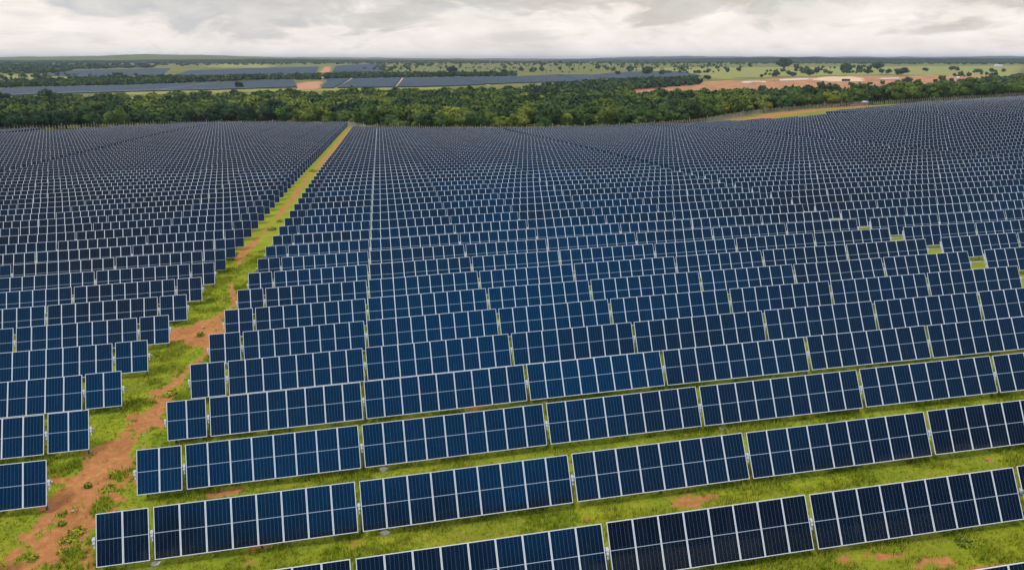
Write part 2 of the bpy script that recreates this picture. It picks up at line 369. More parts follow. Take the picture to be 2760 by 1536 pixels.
BL = [2, 8, 9, 8, 9, 8, 8, 8]
BLK_W = sum(BL)*MW+7*GAP
blocks = [('R1', 0.0, BL, 1), ('R2', 69.75, BL[::-1], 1), ('R3', 139.5, BL, 1), ('R4', 209.25, BL[::-1], 1), ('R5', 279.0, BL, 1), ('R6', 348.75, BL[::-1], 1),
          ('L1', -4.27-BLK_W, BL[::-1], -1), ('L2', -4.27-BLK_W*2-1.75, BL[::-1], -1), ('L3', -4.27-BLK_W*3-3.5, BL, -1)]
tables = []
for name, u0, lay, sd in blocks:
    k0, k1 = (-2, 75) if name != 'L3' else (53, 75)
    for k in range(k0, k1):
        u = u0
        for i, n in enumerate(lay):
            ul, ur = u, u+n*MW; u = ur+GAP; v = k*PITCH_ROW
            if v > v_end((ul+ur)/2)+.1 or (v < -12 and ur < -10): continue
            if name == 'L2' and v > v_end(ul)+.1: continue
            z0, z1 = field_z(ul, v), field_z(ur, v)
            jz = .012*math.sin(k*12.9+i*78.2)
            tables.append(dict(b=name, k=k, i=i, n=n, ul=ul, ur=ur, v=v, z0=float(z0)+jz, z1=float(z1)+jz, first=i == 0, last=i == len(lay)-1, nt=len(lay)))
# visible size of each table
for t in tables:
    A = []
    for x, zz in ((t['ul'], t['z0']), (t['ur'], t['z1'])):
        for e in (-1, 1): A.append((x, t['v']+e*ML/2*CT, zz+e*ML/2*ST))
    x, y, d = cam_coords(np.array(A)); t['d'] = d.min()
    if d.min() < 1: t['a'] = 0; t['in'] = False; continue
    t['in'] = x.max() > -.10 and x.min() < 1.10 and y.min() < 1.3
    xc = np.clip(x, 0, 1); yc = np.clip(y, 0, 1)
    t['a'] = max(0, (xc[1]-xc[3] if 0 else xc.max()-xc.min())*(min(1, y[:].max())-max(0, y.min())) if y.min() < 1 else 0)*(x.max() > 0.004)*(x.min() < .996)*(y.min() < .992)
    if t['a'] > 0: t['a'] /= 1+.0*t['k']
order = sorted([t for t in tables if t['a'] > 0], key=lambda t: -t['a'])
mine = order[:300]
for t in mine: t['own'] = True
ORD = 'zeroth first second third fourth fifth sixth seventh eighth ninth tenth eleventh twelfth thirteenth fourteenth fifteenth sixteenth seventeenth eighteenth nineteenth twentieth'.split()
TENS = {2: 'twenty', 3: 'thirty', 4: 'forty', 5: 'fifty', 6: 'sixty', 7: 'seventy', 8: 'eighty', 9: 'ninety'}
def ordn(n):
    if n <= 20: return ORD[n]
    if n % 10 == 0: return TENS[n//10][:-1]+'ieth'
    return TENS[n//10]+'-'+ORD[n % 10]
NUM = {2: 'two', 8: 'eight', 9: 'nine'}
def label_table(t):
    n = NUM[t['n']]; k = t['k']
    if t['b'] == 'R1':
        row = 'row cut by the bottom edge' if k == -2 else 'foremost long row' if k == -1 else '%s row along the track' % ordn(k+1)
        if k == -2: row = 'lowest cut-off row'
        if t['i'] == 0: return 'two-panel solar table at the right verge of the dirt track, %s' % row
        return '%s-panel solar table, %s right of the dirt track, %s' % (n, ordn(t['i']+1), row)
    if t['b'] == 'L1':
        row = '%s row on the left' % ordn(k)
        if t['i'] == t['nt']-1: return 'two-panel solar table at the left verge of the dirt track, %s' % row
        return '%s-panel solar table, %s left of the dirt track, %s' % (n, ordn(t['nt']-t['i']), row)
    return '%s-panel solar table, %s right of the narrow service gap, %s row counted along the track' % (n, ordn(t['i']+1), ordn(k+1))
def build_table(t):
    n = t['n']; L = n*MW; s = (t['z1']-t['z0'])/(t['ur']-t['ul']); a = -math.atan(s)
    M = Matrix.Translation(((t['ul']+t['ur'])/2, t['v'], (t['z0']+t['z1'])/2)) @ Matrix.Rotation(a, 4, 'Y') @ Matrix.Rotation(random.gauss(0, R(.9)), 4, 'X') @ Matrix.Translation((0, 0, -TUBE))
    e = empty('solar_table', M)
    tag(e, label_table(t), 'solar table', 'solar tables of the near field')
    tone = random.choice((0., .15, .5, .6, .8, .9, 1.)); d = table_meshes(n, t['first'], t['last'], 1.75 if t['b'] in ('R1', 'R2', 'L2') else .25, t['first'] and t['b'] in ('R2', 'R3'))
    for i in range(n):
        q = (random.gauss(0, .005), random.gauss(0, .005))
        o = link(bpy.data.objects.new('solar_module', MESH_MOD), e); o.color = (tone, 0, 0, 1)
        o.matrix_local = TM @ Matrix.Translation((-L/2+(i+.5)*MW, 0, 0)) @ Euler((q[0], q[1], 0)).to_matrix().to_4x4()
        link(bpy.data.objects.new('module_frame', MESH_FRAME), o)
    link(bpy.data.objects.new('torque_tube', d['torque_tube']), e)
    for m in d['post']: link(bpy.data.objects.new('post', m), e)
    for m in d.get('junction_rail', []): link(bpy.data.objects.new('junction_rail', m), e)
    for m in d['bearing_bracket']: link(bpy.data.objects.new('bearing_bracket', m), e)
mine.sort(key=lambda t: (t['k'], t['ul']))
for t in mine: build_table(t)

# the remaining tables, too many and too small to tell apart: one object
def rest_of_field():
    rest = [t for t in tables if not t.get('own') and t['in']]
    C, S, J, T = [], [], [], []
    B = []
    for t in rest:
        n = t['n']; s = (t['z1']-t['z0'])/(t['ur']-t['ul'])
        tb = random.random()*.65; jt = random.gauss(0, 1)
        for i in range(n):
            uc = t['ul']+(i+.5)*MW; C.append((uc, t['v'], t['z0']+(uc-t['ul'])*s)); S.append(s); T.append(tb+random.random()*.35); J.append(jt)
        B.append((t['ul'], t['ur'], t['v'], t['z0'], t['z1'], t['last'] and t['b'] in ('R1', 'R2', 'L2'), t['first'] and t['b'] in ('R2', 'R3')))
    C = np.array(C); S = np.array(S); n = len(C)
    nrm = 1/np.sqrt(1+S*S); X = np.stack([nrm, 0*S, S*nrm], -1); a = np.arctan(S)
    Y = np.stack([-np.sin(a)*ST, np.full(n, CT), np.cos(a)*ST], -1); N = np.cross(X, Y)
    q = rng.normal(0, .005, (n, 2)); q[:, 1] += np.array(J)*.011; N2 = N+X*q[:, :1]+Y*q[:, 1:]; X2 = X-N*q[:, :1]; Y2 = Y-N*q[:, 1:]
    hx, hy = W0/2, L0/2; ix, iy = hx-.023, hy-.023
    pts = []
    for (px, py, pz) in [(-hx, -hy, 0), (hx, -hy, 0), (hx, hy, 0), (-hx, hy, 0), (-ix, -iy, 0), (ix, -iy, 0), (ix, iy, 0), (-ix, iy, 0), (-hx, -hy, -TH), (hx, -hy, -TH), (hx, hy, -TH), (-hx, hy, -TH)]:
        pts.append(C+X2*px+Y2*py+N2*pz)
    Vm = np.stack(pts, 1).reshape(-1, 3)
    fq = np.array([(4, 5, 6, 7), (0, 1, 5, 4), (1, 2, 6, 5), (2, 3, 7, 6), (3, 0, 4, 7), (11, 10, 9, 8), (0, 8, 9, 1), (1, 9, 10, 2), (2, 10, 11, 3), (3, 11, 8, 0)])
    Fm = (np.arange(n)[:, None, None]*12+fq[None]).reshape(-1, 4)
    mi = np.tile([0, 1, 1, 1, 1, 2, 1, 1, 1, 1], n)
    uv1 = np.zeros((10, 4, 2)); uv1[0] = [(0, 0), (1, 0), (1, 1), (0, 1)]
    uv = np.tile(uv1.reshape(-1, 2), (n, 1)); tint = np.repeat(np.array(T), 10)
    # tubes and posts as long boxes
    bv, bf = [], []; base = len(Vm)
    def bx(p0, p1, wy, wz):   # box from p0 to p1 along x
        i = base+len(bv)
        for p in (p0, p1):
            for y in (-wy, wy):
                for z in (-wz, wz): bv.append((p[0], p[1]+y, p[2]+z))
        for f in ((0, 1, 3, 2), (4, 6, 7, 5), (0, 4, 5, 1), (2, 3, 7, 6), (0, 2, 6, 4), (1, 5, 7, 3)): bf.append(tuple(i+k for k in f))
    oy, oz = .11*ST, -.11*CT
    for ul, ur, v, z0, z1, sh, fi in B:
        ex = 1.75 if sh else 0
        bx((ul-GAP, v+oy, z0+oz), (ur+ex, v+oy, z1+oz), .06, .06)
        bx((ul-GAP/2-.05, v+oy, z0-TUBE/2-.1), (ul-GAP/2+.05, v+oy, z0-TUBE/2-.1), .06, TUBE/2+.1)
        bx((ul-GAP/2-.055, v, z0+.02), (ul-GAP/2+.055, v, z0+.02), .09, .15)
        if sh: bx((ur+.05, v+oy, z1-TUBE/2-.1), (ur+.15, v+oy, z1-TUBE/2-.1), .06, TUBE/2+.1); bx((ur+.04, v, z1+.02), (ur+.16, v, z1+.02), .09, .15)
        if fi:
            for q in (-.7, -.3, .1): bx((ul-.18, v+q*CT, z0+q*ST), (ul-.02, v+q*CT, z0+q*ST), .06, .09)
        um = (ul+ur)/2; bx((um-.05, v+oy, (z0+z1)/2-TUBE/2-.1), (um+.05, v+oy, (z0+z1)/2-TUBE/2-.1), .06, TUBE/2+.1)
    nb = len(bf); V = np.concatenate([Vm, np.array(bv)]); Fa = np.concatenate([Fm, np.array(bf)])
    me = mesh_np('solar_field', V, Fa, [M_GLASS_F, M_FRAME_F, M_BACK, M_STEEL], mi=np.concatenate([mi, np.full(nb, 3)]), uv=np.concatenate([uv, np.zeros((nb*4, 2))]),
                 attrs={'tint': ('FACE', np.concatenate([tint, np.zeros(nb)]))})
    tag(link(bpy.data.objects.new('solar_field', me)), 'countless dark blue solar tables in rows rolling back to the fence and wood', 'solar field', kind='stuff')
    print('tables', len(tables), 'rest', len(rest), 'modules', n, 'min k own', min(t['k'] for t in mine), max(t['k'] for t in mine))
rest_of_field()

# concrete collars that show at a few post feet
for i, (u, v) in enumerate(((12.52, -.25), (2.35, -.2), (12.5, 5.6), (22.7, 11.4), (32.0, 5.5))):
    b = MB(); z = gz(u, v); n = 9; i0 = 0
    ring = [(u+.26*math.cos(a)*random.uniform(.8, 1.2), v+.2*math.sin(a)*random.uniform(.8, 1.2)) for a in [2*math.pi*k/n for k in range(n)]]
    b.v = [(x, y, z-.1) for x, y in ring]+[(u+(x-u)*.85, v+(y-v)*.85, z+.09) for x, y in ring]
    b.f = [(k, (k+1) % n, n+(k+1) % n, n+k) for k in range(n)]+[tuple(range(n, 2*n))]
    o = b.build('concrete_footing', M_CONC)
    tag(o, ['pale concrete lump at the foot of the gap right of the first long table', 'pale concrete lump under the two-panel table nearest the camera', 'concrete lump below the second gap of the second row',
            'whitish concrete lump below the third gap of the third row', 'concrete lump below the third gap of the second row'][i], 'footing', 'concrete footings at post feet')

# ------------------------------------------------------------------ plants on the track
def leafy(name, n, rx, rz, size, seed, core=True):
    """a low dome of leaf faces around a few stems, local coordinates"""
    r = np.random.default_rng(seed)
    d = r.normal(size=(n, 3)); d[:, 2] = np.abs(d[:, 2]); d /= np.linalg.norm(d, axis=1)[:, None]
    rad = r.uniform(.35, 1, n)[:, None]; c = d*rad*np.array([rx, rx, rz])
    nn = d+r.normal(0, .5, (n, 3)); nn /= np.linalg.norm(nn, axis=1)[:, None]
    t1 = np.cross(nn, r.normal(size=(n, 3))); t1 /= np.linalg.norm(t1, axis=1)[:, None]; t2 = np.cross(nn, t1)
    s = size*r.uniform(.6, 1.3, n)[:, None]
    V = np.stack([c-t1*s*.5, c-t2*s, c+t1*s*.5, c+t2*s], 1).reshape(-1, 3)
    return mesh_np(name, V, np.arange(4*n).reshape(-1, 4), [M_LEAF], attrs={'tint': ('FACE', np.clip(r.normal(.55, .25, n), 0, 1))})
plants = [(-2.0, 19.1, .55, .3, 'round green weed clump on the track'), (-2.2, 8.7, .4, .25, 'small leafy weed in the middle of bare soil'), (-2.0, 7.1, .45, .2, 'flat green weed clump low on the red soil'),
          (-2.2, 3.3, .5, .22, 'spreading green weed strip on bare soil near the front table'), (-2.35, 2.7, .45, .2, 'lower clump of the weed strip near the front table'), (-3.2, 7.7, .22, .28, 'dark weed tuft at the left rim of the soil patch'),
          (-3.2, 4.2, .2, .25, 'dark upright weed alone on the bare red soil'), (-3.4, 1.5, .28, .25, 'dry little bush at the photo bottom on red soil'), (-2.3, 1.8, .3, .15, 'low weed between dry bush and front table'),
          (-2.5, 31.2, .4, .35, 'dark green weed beside the wide bare patch'), (-2.6, 75.8, .8, .45, 'dark shrub in the middle of the track'), (-2.3, 81.8, .6, .4, 'dark shrub just beyond the first dark shrub'),
          (-3.0, 150.9, 1.3, .6, 'wide dark shrub far along the track'), (37.5, -6.8, .45, .3, 'dark green weed tuft in bottom right grass'), (-1.6, 19.4, .3, .2, 'small weed right of the round clump')]
for i, (u, v, rx, rz, lab) in enumerate(plants):
    o = link(bpy.data.objects.new('weed_plant', leafy('weed_plant', 150, rx, rz, .09 if rx < .7 else .16, 100+i)))
    o.location = (u, v, gz(u, v)-.03); o.color = (.95 if 'dark' not in lab else .7, 0, 0, 1); tag(o, lab, 'weed', 'weeds on the track')
# rope lying on the soil
cu = [(-2.10, .55), (-2.2, .9), (-2.05, 1.35), (-1.95, 1.75), (-1.75, 2.1), (-1.62, 2.4)]
b = MB()
for (a, c) in zip(cu[:-1], cu[1:]): b.tube((a[0], a[1], gz(*a)+.05), (c[0], c[1], gz(*c)+.05), .022, n=6)
tag(b.build('rope', M_ROPE), 'thin tan rope lying on the red soil beside the front table', 'rope')
# stones and broken branch in the grass
def stone(u, v, s, lab, mat=M_ROCK):
    bm = bmesh.new(); bmesh.ops.create_icosphere(bm, subdivisions=2, radius=s)
    for w in bm.verts: w.co *= random.uniform(.75, 1.15); w.co.z *= .6
    me = bpy.data.meshes.new('stone'); bm.to_mesh(me); bm.free(); me.materials.append(mat)
    o = link(bpy.data.objects.new('stone', me)); o.location = (u, v, gz(u, v)+s*.25); tag(o, lab, 'stone', 'stones')
for u, v, s, lab in ((-4.6, 26.4, .10, 'pale stone on the grass left of the track'), (-3.1, 5.3, .09, 'pale stone half sunk in red soil'), (-2.7, 33.2, .14, 'stone on the wide bare patch'), (-1.9, 13.1, .1, 'stone at the soil edge beside the third row')):
    stone(u, v, s, lab)
u, v = 35.4, 1.6
b = MB()
for a, c in (((0, 0, .05), (.25, -.2, .16)), ((.25, -.2, .16), (.42, -.42, .08)), ((.1, -.08, .08), (-.12, -.12, .2)), ((.25, -.2, .16), (.36, -.1, .24))): b.tube(Vector(a)+Vector((u, v, gz(u, v))), Vector(c)+Vector((u, v, gz(u, v))), .03, .018, n=6)
tag(b.build('dead_branch', simple('dead_wood', (.35, .22, .12), .9, 0, .3, 6)), 'short dead branch lying in the grass between right-hand rows', 'branch')

# ------------------------------------------------------------------ fences
def fence(pts, step, h, label, seed):
    r = random.Random(seed); P = []
    for (a, c) in zip(pts[:-1], pts[1:]):
        L = math.dist(a, c); n = max(1, round(L/step))
        for i in range(n): t = i/n; P.append((a[0]+(c[0]-a[0])*t, a[1]+(c[1]-a[1])*t))
    P.append(pts[-1]); P = P[:100]
    c = P[len(P)//2]; e = empty('fence', Matrix.Translation((c[0], c[1], gz(*c)))); tag(e, label, 'fence', 'stake fences along the wood')
    o0 = Vector((c[0], c[1], gz(*c)))
    tops = []
    for i, p in enumerate(P):
        z = gz(*p); hh = h*(1.35 if i % 11 == 4 else 1)*r.uniform(.9, 1.1)
        b = MB(); b.tube(Vector((p[0], p[1], z-.3))-o0, Vector((p[0]+r.uniform(-.08, .08), p[1], z+hh))-o0, .14, .12, n=6)
        b.build('post', M_WOOD, e); tops.append((p, z))
    b = MB()
    for (p, z), (q, y) in zip(tops[:-1], tops[1:]):
        for f in (.25, .5, .75, .95): b.tube(Vector((p[0], p[1], z+h*f))-o0, Vector((q[0], q[1], y+h*f))-o0, .012, n=4, cap=False)
    b.build('wire', M_WIRE, e)
def sub(u0, u1):
    p = [(u0, v_fence(u0))]+[q for q in FENCE if u0 < q[0] < u1]+[(u1, v_fence(u1))]; return p
segs = [(-330, -165, 2.4, 'wooden stake fence behind the far left corner of the panel field'), (-165, -78, 1.35, 'stake fence behind the left panel block below the wood'), (-78, -5, .9, 'pale stake fence closing the left panel block at the wood, ending at the track'),
        (-5, 40, 1.05, 'stake fence across the end of the dirt track'), (40, 100, .8, 'stake fence behind the middle panel block below the wood'), (100, 160, .8, 'stake fence where the panels dip before the open grass corner'),
        (160, 215, 1.0, 'stake fence along the sandy track around the open grass corner'), (215, 300, 1.1, 'stake fence from grass corner to the small white shed'), (300, 420, 1.3, 'stake fence on the right rise behind the panels')]
for i, (a, c, st, lab) in enumerate(segs): fence(sub(a, c), st, 2.7, lab, i)

# ------------------------------------------------------------------ trees
def crown_np(seed, H, W, nleaf, size, blobs):
    """crown: lumps of leaf faces around dark inner lumps; base at z=0, returns V,F,tint"""
    r = np.random.default_rng(seed)
    cs = []
    for i in range(blobs):
        a = r.uniform(0, 2*math.pi); q = math.sqrt(r.random())*W*.34; z = H*(.26+.52*r.random()**.8)*(1-.35*(q/(W*.42))**2)
        cs.append((q*math.cos(a), q*math.sin(a), z, W*r.uniform(.15, .25), H*r.uniform(.13, .21)))
    cs.append((0, 0, H*.42, W*.36, H*.36)); cs = np.array(cs)
    k = r.integers(0, len(cs), nleaf)
    d = r.normal(size=(nleaf, 3)); d[:, 2] = np.where(d[:, 2] < -.45, -d[:, 2], d[:, 2]); d /= np.linalg.norm(d, axis=1)[:, None]
    rad = r.uniform(.82, 1.08, nleaf)[:, None]
    c = cs[k, :3]+d*rad*np.stack([cs[k, 3], cs[k, 3], cs[k, 4]], -1)
    nn = d+r.normal(0, .45, (nleaf, 3)); nn /= np.linalg.norm(nn, axis=1)[:, None]
    t1 = np.cross(nn, r.normal(size=(nleaf, 3))); t1 /= np.linalg.norm(t1, axis=1)[:, None]; t2 = np.cross(nn, t1)
    s = size*r.uniform(.55, 1.25, nleaf)[:, None]
    V = np.stack([c-t1*s*.62, c-t2*s, c+t1*s*.62, c+t2*s*.9], 1).reshape(-1, 3); F = np.arange(4*nleaf).reshape(-1, 4)
    bt = r.normal(.5, .16, len(cs)); tint = np.clip(bt[k]+r.normal(0, .14, nleaf), 0, 1)
    # inner lumps keep the crown from being see-through
    n1, n2 = 7, 5; iv, jf, tt = [], [], []
    for q in cs:
        b0 = len(V)+len(iv)
        for j in range(n2):
            ph = math.pi*(j+.0)/(n2-1)
            for i in range(n1):
                th = 2*math.pi*i/n1; m = r.uniform(.72, .9)
                iv.append((q[0]+q[3]*m*math.sin(ph)*math.cos(th), q[1]+q[3]*m*math.sin(ph)*math.sin(th), q[2]+q[4]*m*math.cos(ph)))
        for j in range(n2-1):
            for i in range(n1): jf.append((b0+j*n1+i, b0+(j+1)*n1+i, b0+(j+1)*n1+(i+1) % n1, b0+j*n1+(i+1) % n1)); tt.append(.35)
    return np.concatenate([V, np.array(iv)]), np.concatenate([F, np.array(jf)]), np.concatenate([tint, tt])
def trunk_mesh(seed, H, W):
    r = random.Random(seed); b = MB(); p = Vector((0, 0, -.4)); rad = H*.028
    f = Vector((r.uniform(-.3, .3), r.uniform(-.3, .3), H*.34)); b.tube(p, f, rad*1.3, rad, n=7)
    for i in range(5):
        a = 2*math.pi*i/5+r.uniform(-.4, .4); q = f+Vector((math.cos(a)*W*.2, math.sin(a)*W*.2, H*r.uniform(.12, .25))); b.tube(f, q, rad*.7, rad*.4, n=6)
        b.tube(q, q+Vector((math.cos(a+.4)*W*.12, math.sin(a+.4)*W*.12, H*.1)), rad*.4, rad*.15, n=5)
    return b.mesh('trunk', M_BARK)
PROTO = []
for i, (H, W, bl, nl) in enumerate(((9.0, 11.5, 13, 1500), (10.5, 10.0, 14, 1500), (8.0, 12.5, 14, 1600), (11.0, 13.0, 17, 1900), (7.5, 8.5, 10, 1100), (9.5, 9.0, 12, 1300), (6.0, 7.5, 8, 900))):
    V, F, tn = crown_np(50+i, H, W, nl, .50, bl)
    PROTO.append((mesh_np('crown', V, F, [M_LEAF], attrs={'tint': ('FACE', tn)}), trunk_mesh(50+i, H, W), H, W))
LOWV = []
for i in range(6):
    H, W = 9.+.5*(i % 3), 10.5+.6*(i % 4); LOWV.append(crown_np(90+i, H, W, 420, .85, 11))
def wood_object(name, pts, label, cat='wood', sc=(.8, 1.25), low=LOWV, seed=5):
    r = np.random.default_rng(seed); Vs, Fs, Ts, To = [], [], [], []; nb = 0
    for (u, v, tone, s) in pts:
        V, F, tn = low[r.integers(len(low))]; a = r.uniform(0, 2*math.pi); ca, sa = math.cos(a), math.sin(a)
        X = V[:, 0]*ca-V[:, 1]*sa; Y = V[:, 0]*sa+V[:, 1]*ca
        zs = s*r.uniform(.9, 1.12)
        Vs.append(np.stack([u+X*s, v+Y*s, gz(u, v)+V[:, 2]*zs-.3*s], -1)); Fs.append(F+nb); nb += len(V); Ts.append(tn); To.append(np.full(len(F), tone))
    me = mesh_np(name, np.concatenate(Vs), np.concatenate(Fs), [M_LEAF_S], attrs={'tint': ('FACE', np.concatenate(Ts)), 'tone': ('FACE', np.concatenate(To))})
    return tag(link(bpy.data.objects.new(name, me)), label, cat, kind='stuff')
def in_poly(P, x, y):
    c = False; j = len(P)-1
    for i in range(len(P)):
        if (P[i][1] > y) != (P[j][1] > y) and x < (P[j][0]-P[i][0])*(y-P[i][1])/(P[j][1]-P[i][1])+P[i][0]: c = not c
        j = i
    return c
def tone_at(u, v, r):
    return float(np.clip(.18+.62*(fbm(np.array([u*.018]), np.array([v*.018]), 61, 3)[0]-.3)*1.5+r.gauss(0, .2), 0, 1))
# the belt between the fence and the far arrays
rb = random.Random(3); belt = []
back = [(-700, 600), (-330, 640), (-120, 690), (0, 730), (120, 740), (250, 680), (380, 600), (520, 630), (640, 700), (800, 700), (1000, 780)]
sp = 10.6
for a in np.arange(-520, 900, sp):
    for c in np.arange(300, 900, sp):
        u = a+rb.uniform(-4.6, 4.6); v = c+rb.uniform(-4.6, 4.6)
        if v < v_fence(min(max(u, -330), 420))+4.5 or v > np.interp(u, [q[0] for q in back], [q[1] for q in back]): continue
        x, y, d = cam_coords(np.array([(u, v, gz(u, v)+4)]))
        if not (-.06 < x[0] < 1.06): continue
        belt.append([u, v, tone_at(u, v, rb), rb.choice((.75, 1., 1.15, 1.3, 1.5))*rb.uniform(.9, 1.1), d[0], x[0], v-v_fence(min(max(u, -330), 420))])
front = sorted([t for t in belt if -.01 < t[5] < 1.01 and t[6] < 34], key=lambda t: t[6])[:205]
for t in front: t.append(1)
wood_object('woodland', [t[:4] for t in belt if len(t) == 7], 'dense mixed green wood filling the valley between the panel field and far arrays', 'wood', seed=1)
front.sort(key=lambda t: t[5])
rows_ = [[t for t in front if t[6] < 15.5], [t for t in front if 15.5 <= t[6] < 24], [t for t in front if t[6] >= 24]]
def plant_tree(name, u, v, tone, s, proto, label, group, cat='tree', rot=None):
    cm, tm, H, W = PROTO[proto]
    e = empty(name, Matrix.Translation((u, v, gz(u, v))) @ Matrix.Rotation(rot if rot is not None else random.uniform(0, 6.28), 4, 'Z') @ Matrix.Scale(s, 4))
    tag(e, label, cat, group)
    c = link(bpy.data.objects.new('crown', cm), e); c.color = (tone, 0, 0, 1); link(bpy.data.objects.new('trunk', tm), e)
for ri, rw in enumerate(rows_):
    for j, t in enumerate(rw):
        pr = random.randrange(6); H, W = PROTO[pr][2], PROTO[pr][3]
        colr = 'dark green' if t[2] < .3 else 'mid green' if t[2] < .5 else 'olive' if t[2] < .7 else 'yellow-green'
        shp = 'small' if H*t[3] < 7.6 else 'broad' if W > 11 else 'tall'
        where = ['along the stake fence', 'one row behind the fence trees', 'two rows behind the fence trees'][ri]
        plant_tree('belt_tree', t[0], t[1], t[2], t[3], pr, '%s %s tree %s, %s from the left' % (shp, colr, where, ordn(j+1)), 'trees at the front of the wood')

# ------------------------------------------------------------------ far landscape
FAR = {'strip1':[(-468, 1055), (-345, 1152), (-182, 1301), (-135, 1369), (-100, 1082), (-206, 1015), (-271, 990), (-339, 941), (-396, 890)],
       'strip2':[(-77, 1400), (68, 1424), (283, 1481), (392, 1592), (455, 1551), (417, 1325), (342, 1211), (236, 1181), (108, 1077), (-65, 1043)],
       'patch_orange':[(-115, 1231), (-99, 1311), (-79, 1308), (-67, 1030), (-95, 1002)],
       'farA':[(-657, 1635), (-733, 2049), (-660, 2179), (-576, 2329), (-438, 1712), (-520, 1560)],
       'farB':[(-401, 1628), (-462, 2052), (-339, 2327), (-176, 2554), (-129, 1784), (-243, 1731)],
       'farC':[(-97, 1880), (-130, 2688), (-69, 3004), (31, 3217), (27, 1905)],
       'orange2':[(-119, 1783), (-154, 2490), (-133, 2489), (-99, 1812)],
       'arr4':[(448, 1526), (537, 1683), (665, 1792), (744, 1773), (672, 1473), (466, 1313), (425, 1364)],
       'pit':[(276, 851), (321, 896), (526, 1123), (680, 1223), (936, 1349), (1038, 1291), (1163, 1325), (1180, 1269), (1036, 1099), (845, 976), (679, 852), (540, 829), (416, 821), (275, 744)],
       'sand':[(734, 1170), (832, 1285), (890, 1291), (843, 1178), (758, 1062), (714, 1074)],
       'green':[(677, 2144), (1119, 2194), (1458, 2136), (2020, 2093), (1074, 1086), (1136, 1211), (1065, 1416), (776, 1346), (592, 1227), (672, 1473), (718, 1779)],
       'yel':[(-268, 864), (-283, 929), (-196, 966), (-93, 1002), (3, 1011), (103, 1020), (96, 946), (-42, 938), (-127, 921)],
       'belt2':[(-464, 1044), (-329, 1115), (-182, 1301), (-88, 1328), (67, 1404), (279, 1458), (296, 1554), (21, 1545), (-99, 1487), (-198, 1414), (-417, 1318), (-504, 1138)],
       'spur':[(178, 868), (238, 931), (329, 1038), (407, 1103), (508, 1111), (472, 1020), (278, 834), (197, 791)],
       'savL':[(-533, 1204), (-470, 1391), (-394, 1488), (-425, 1556), (-586, 1635), (-721, 1635)],
       'savR':[(22, 1833), (321, 1694), (486, 1631), (763, 1661), (943, 1839), (1376, 2713), (742, 3093), (28, 2827)],
       'past1':[(-538, 2559), (-560, 3008), (-440, 3103), (-327, 2694), (-308, 2326), (-433, 2329)],
       'past2':[(-850, 1932), (-841, 2086), (-780, 2130), (-730, 1972), (-749, 1801), (-767, 1741)],
       'pad1':[(582, 1109), (631, 1129), (604, 1073), (558, 1054)],
       'pad2':[(686, 1183), (763, 1220), (728, 1155), (656, 1122)],
       'pad3':[(878, 1187), (931, 1211), (898, 1161), (847, 1138)],
       'gravel_right':[(1163, 1325), (1324, 1353), (859, 857), (920, 970)],}
for k_ in ('strip1', 'strip2', 'farA', 'farB', 'farC', 'arr4', 'patch_orange'):
    FAR[k_] = [(CAM[0]+(x-CAM[0])*.95, CAM[1]+(y-CAM[1])*.95) for x, y in FAR[k_]]
def sheet(name, poly, mat, lift, label=None, cat=None, rag=12., seed=0, kind='structure', step=25.):
    """a thin ragged patch laid on the far ground"""
    r = random.Random(seed); P = []
    for a, c in zip(poly, poly[1:]+poly[:1]):
        L = math.dist(a, c); n = max(1, int(L/step))
        for i in range(n):
            t = i/n; P.append((a[0]+(c[0]-a[0])*t+r.uniform(-rag, rag), a[1]+(c[1]-a[1])*t+r.uniform(-rag, rag)*1.4))
    bm = bmesh.new(); vs = [bm.verts.new((x, y, 0)) for x, y in P]; f = bm.faces.new(vs); bmesh.ops.triangulate(bm, faces=[f])
    bmesh.ops.subdivide_edges(bm, edges=[e for e in bm.edges if e.calc_length() > 60], cuts=3, use_grid_fill=True)
    for w in bm.verts: w.co.z = gz(w.co.x, w.co.y)+lift
    bmesh.ops.recalc_face_normals(bm, faces=bm.faces)
    for ff in bm.faces:
        if ff.normal.z < 0: ff.normal_flip()
    me = bpy.data.meshes.new(name); bm.to_mesh(me); bm.free(); me.materials.append(mat)
    return tag(link(bpy.data.objects.new(name, me)), label, cat, kind=kind)
M_PIT = simple('red_subsoil', (.47, .22, .082), .95, 0, .3, .06, col2=(.17, .075, .026))
M_SAND = simple('pale_sand', (.60, .44, .29), .95, 0, .2, .05, col2=(.50, .34, .20))
M_MEAD = simple('bright_meadow', (.23, .225, .030), .95, 0, .2, .03, col2=(.16, .185, .026))
M_ORE = simple('orange_soil', (.50, .215, .095), .95, 0, .3, .06, col2=(.30, .15, .08))
sheet('meadow', FAR['green'], M_MEAD, .25, rag=20, seed=1)
sheet('meadow', FAR['yel'], M_MEAD, .25, rag=6, seed=2)
sheet('meadow', FAR['savL'], M_MEAD, .25, rag=14, seed=9)
sheet('dirt_pit', FAR['pit'], M_PIT, .5, rag=9, seed=3)
sheet('sand_heap', FAR['sand'], M_SAND, .9, rag=5, seed=4, step=15)
for k_ in ('pad1', 'pad2', 'pad3'): sheet('gravel_pad', FAR[k_], simple('pale_gravel', (.62, .55, .46), .95, 0, .25, .1), 1.0, rag=3, seed=41, step=12)
for k_ in ('past1', 'past2'): sheet('meadow', FAR[k_], M_MEAD, .6, rag=15, seed=43)
sheet('bare_soil', FAR['patch_orange'], M_ORE, .5, rag=4, seed=5, step=15)
sheet('bare_soil', FAR['orange2'], M_ORE, .5, rag=4, seed=6, step=30)
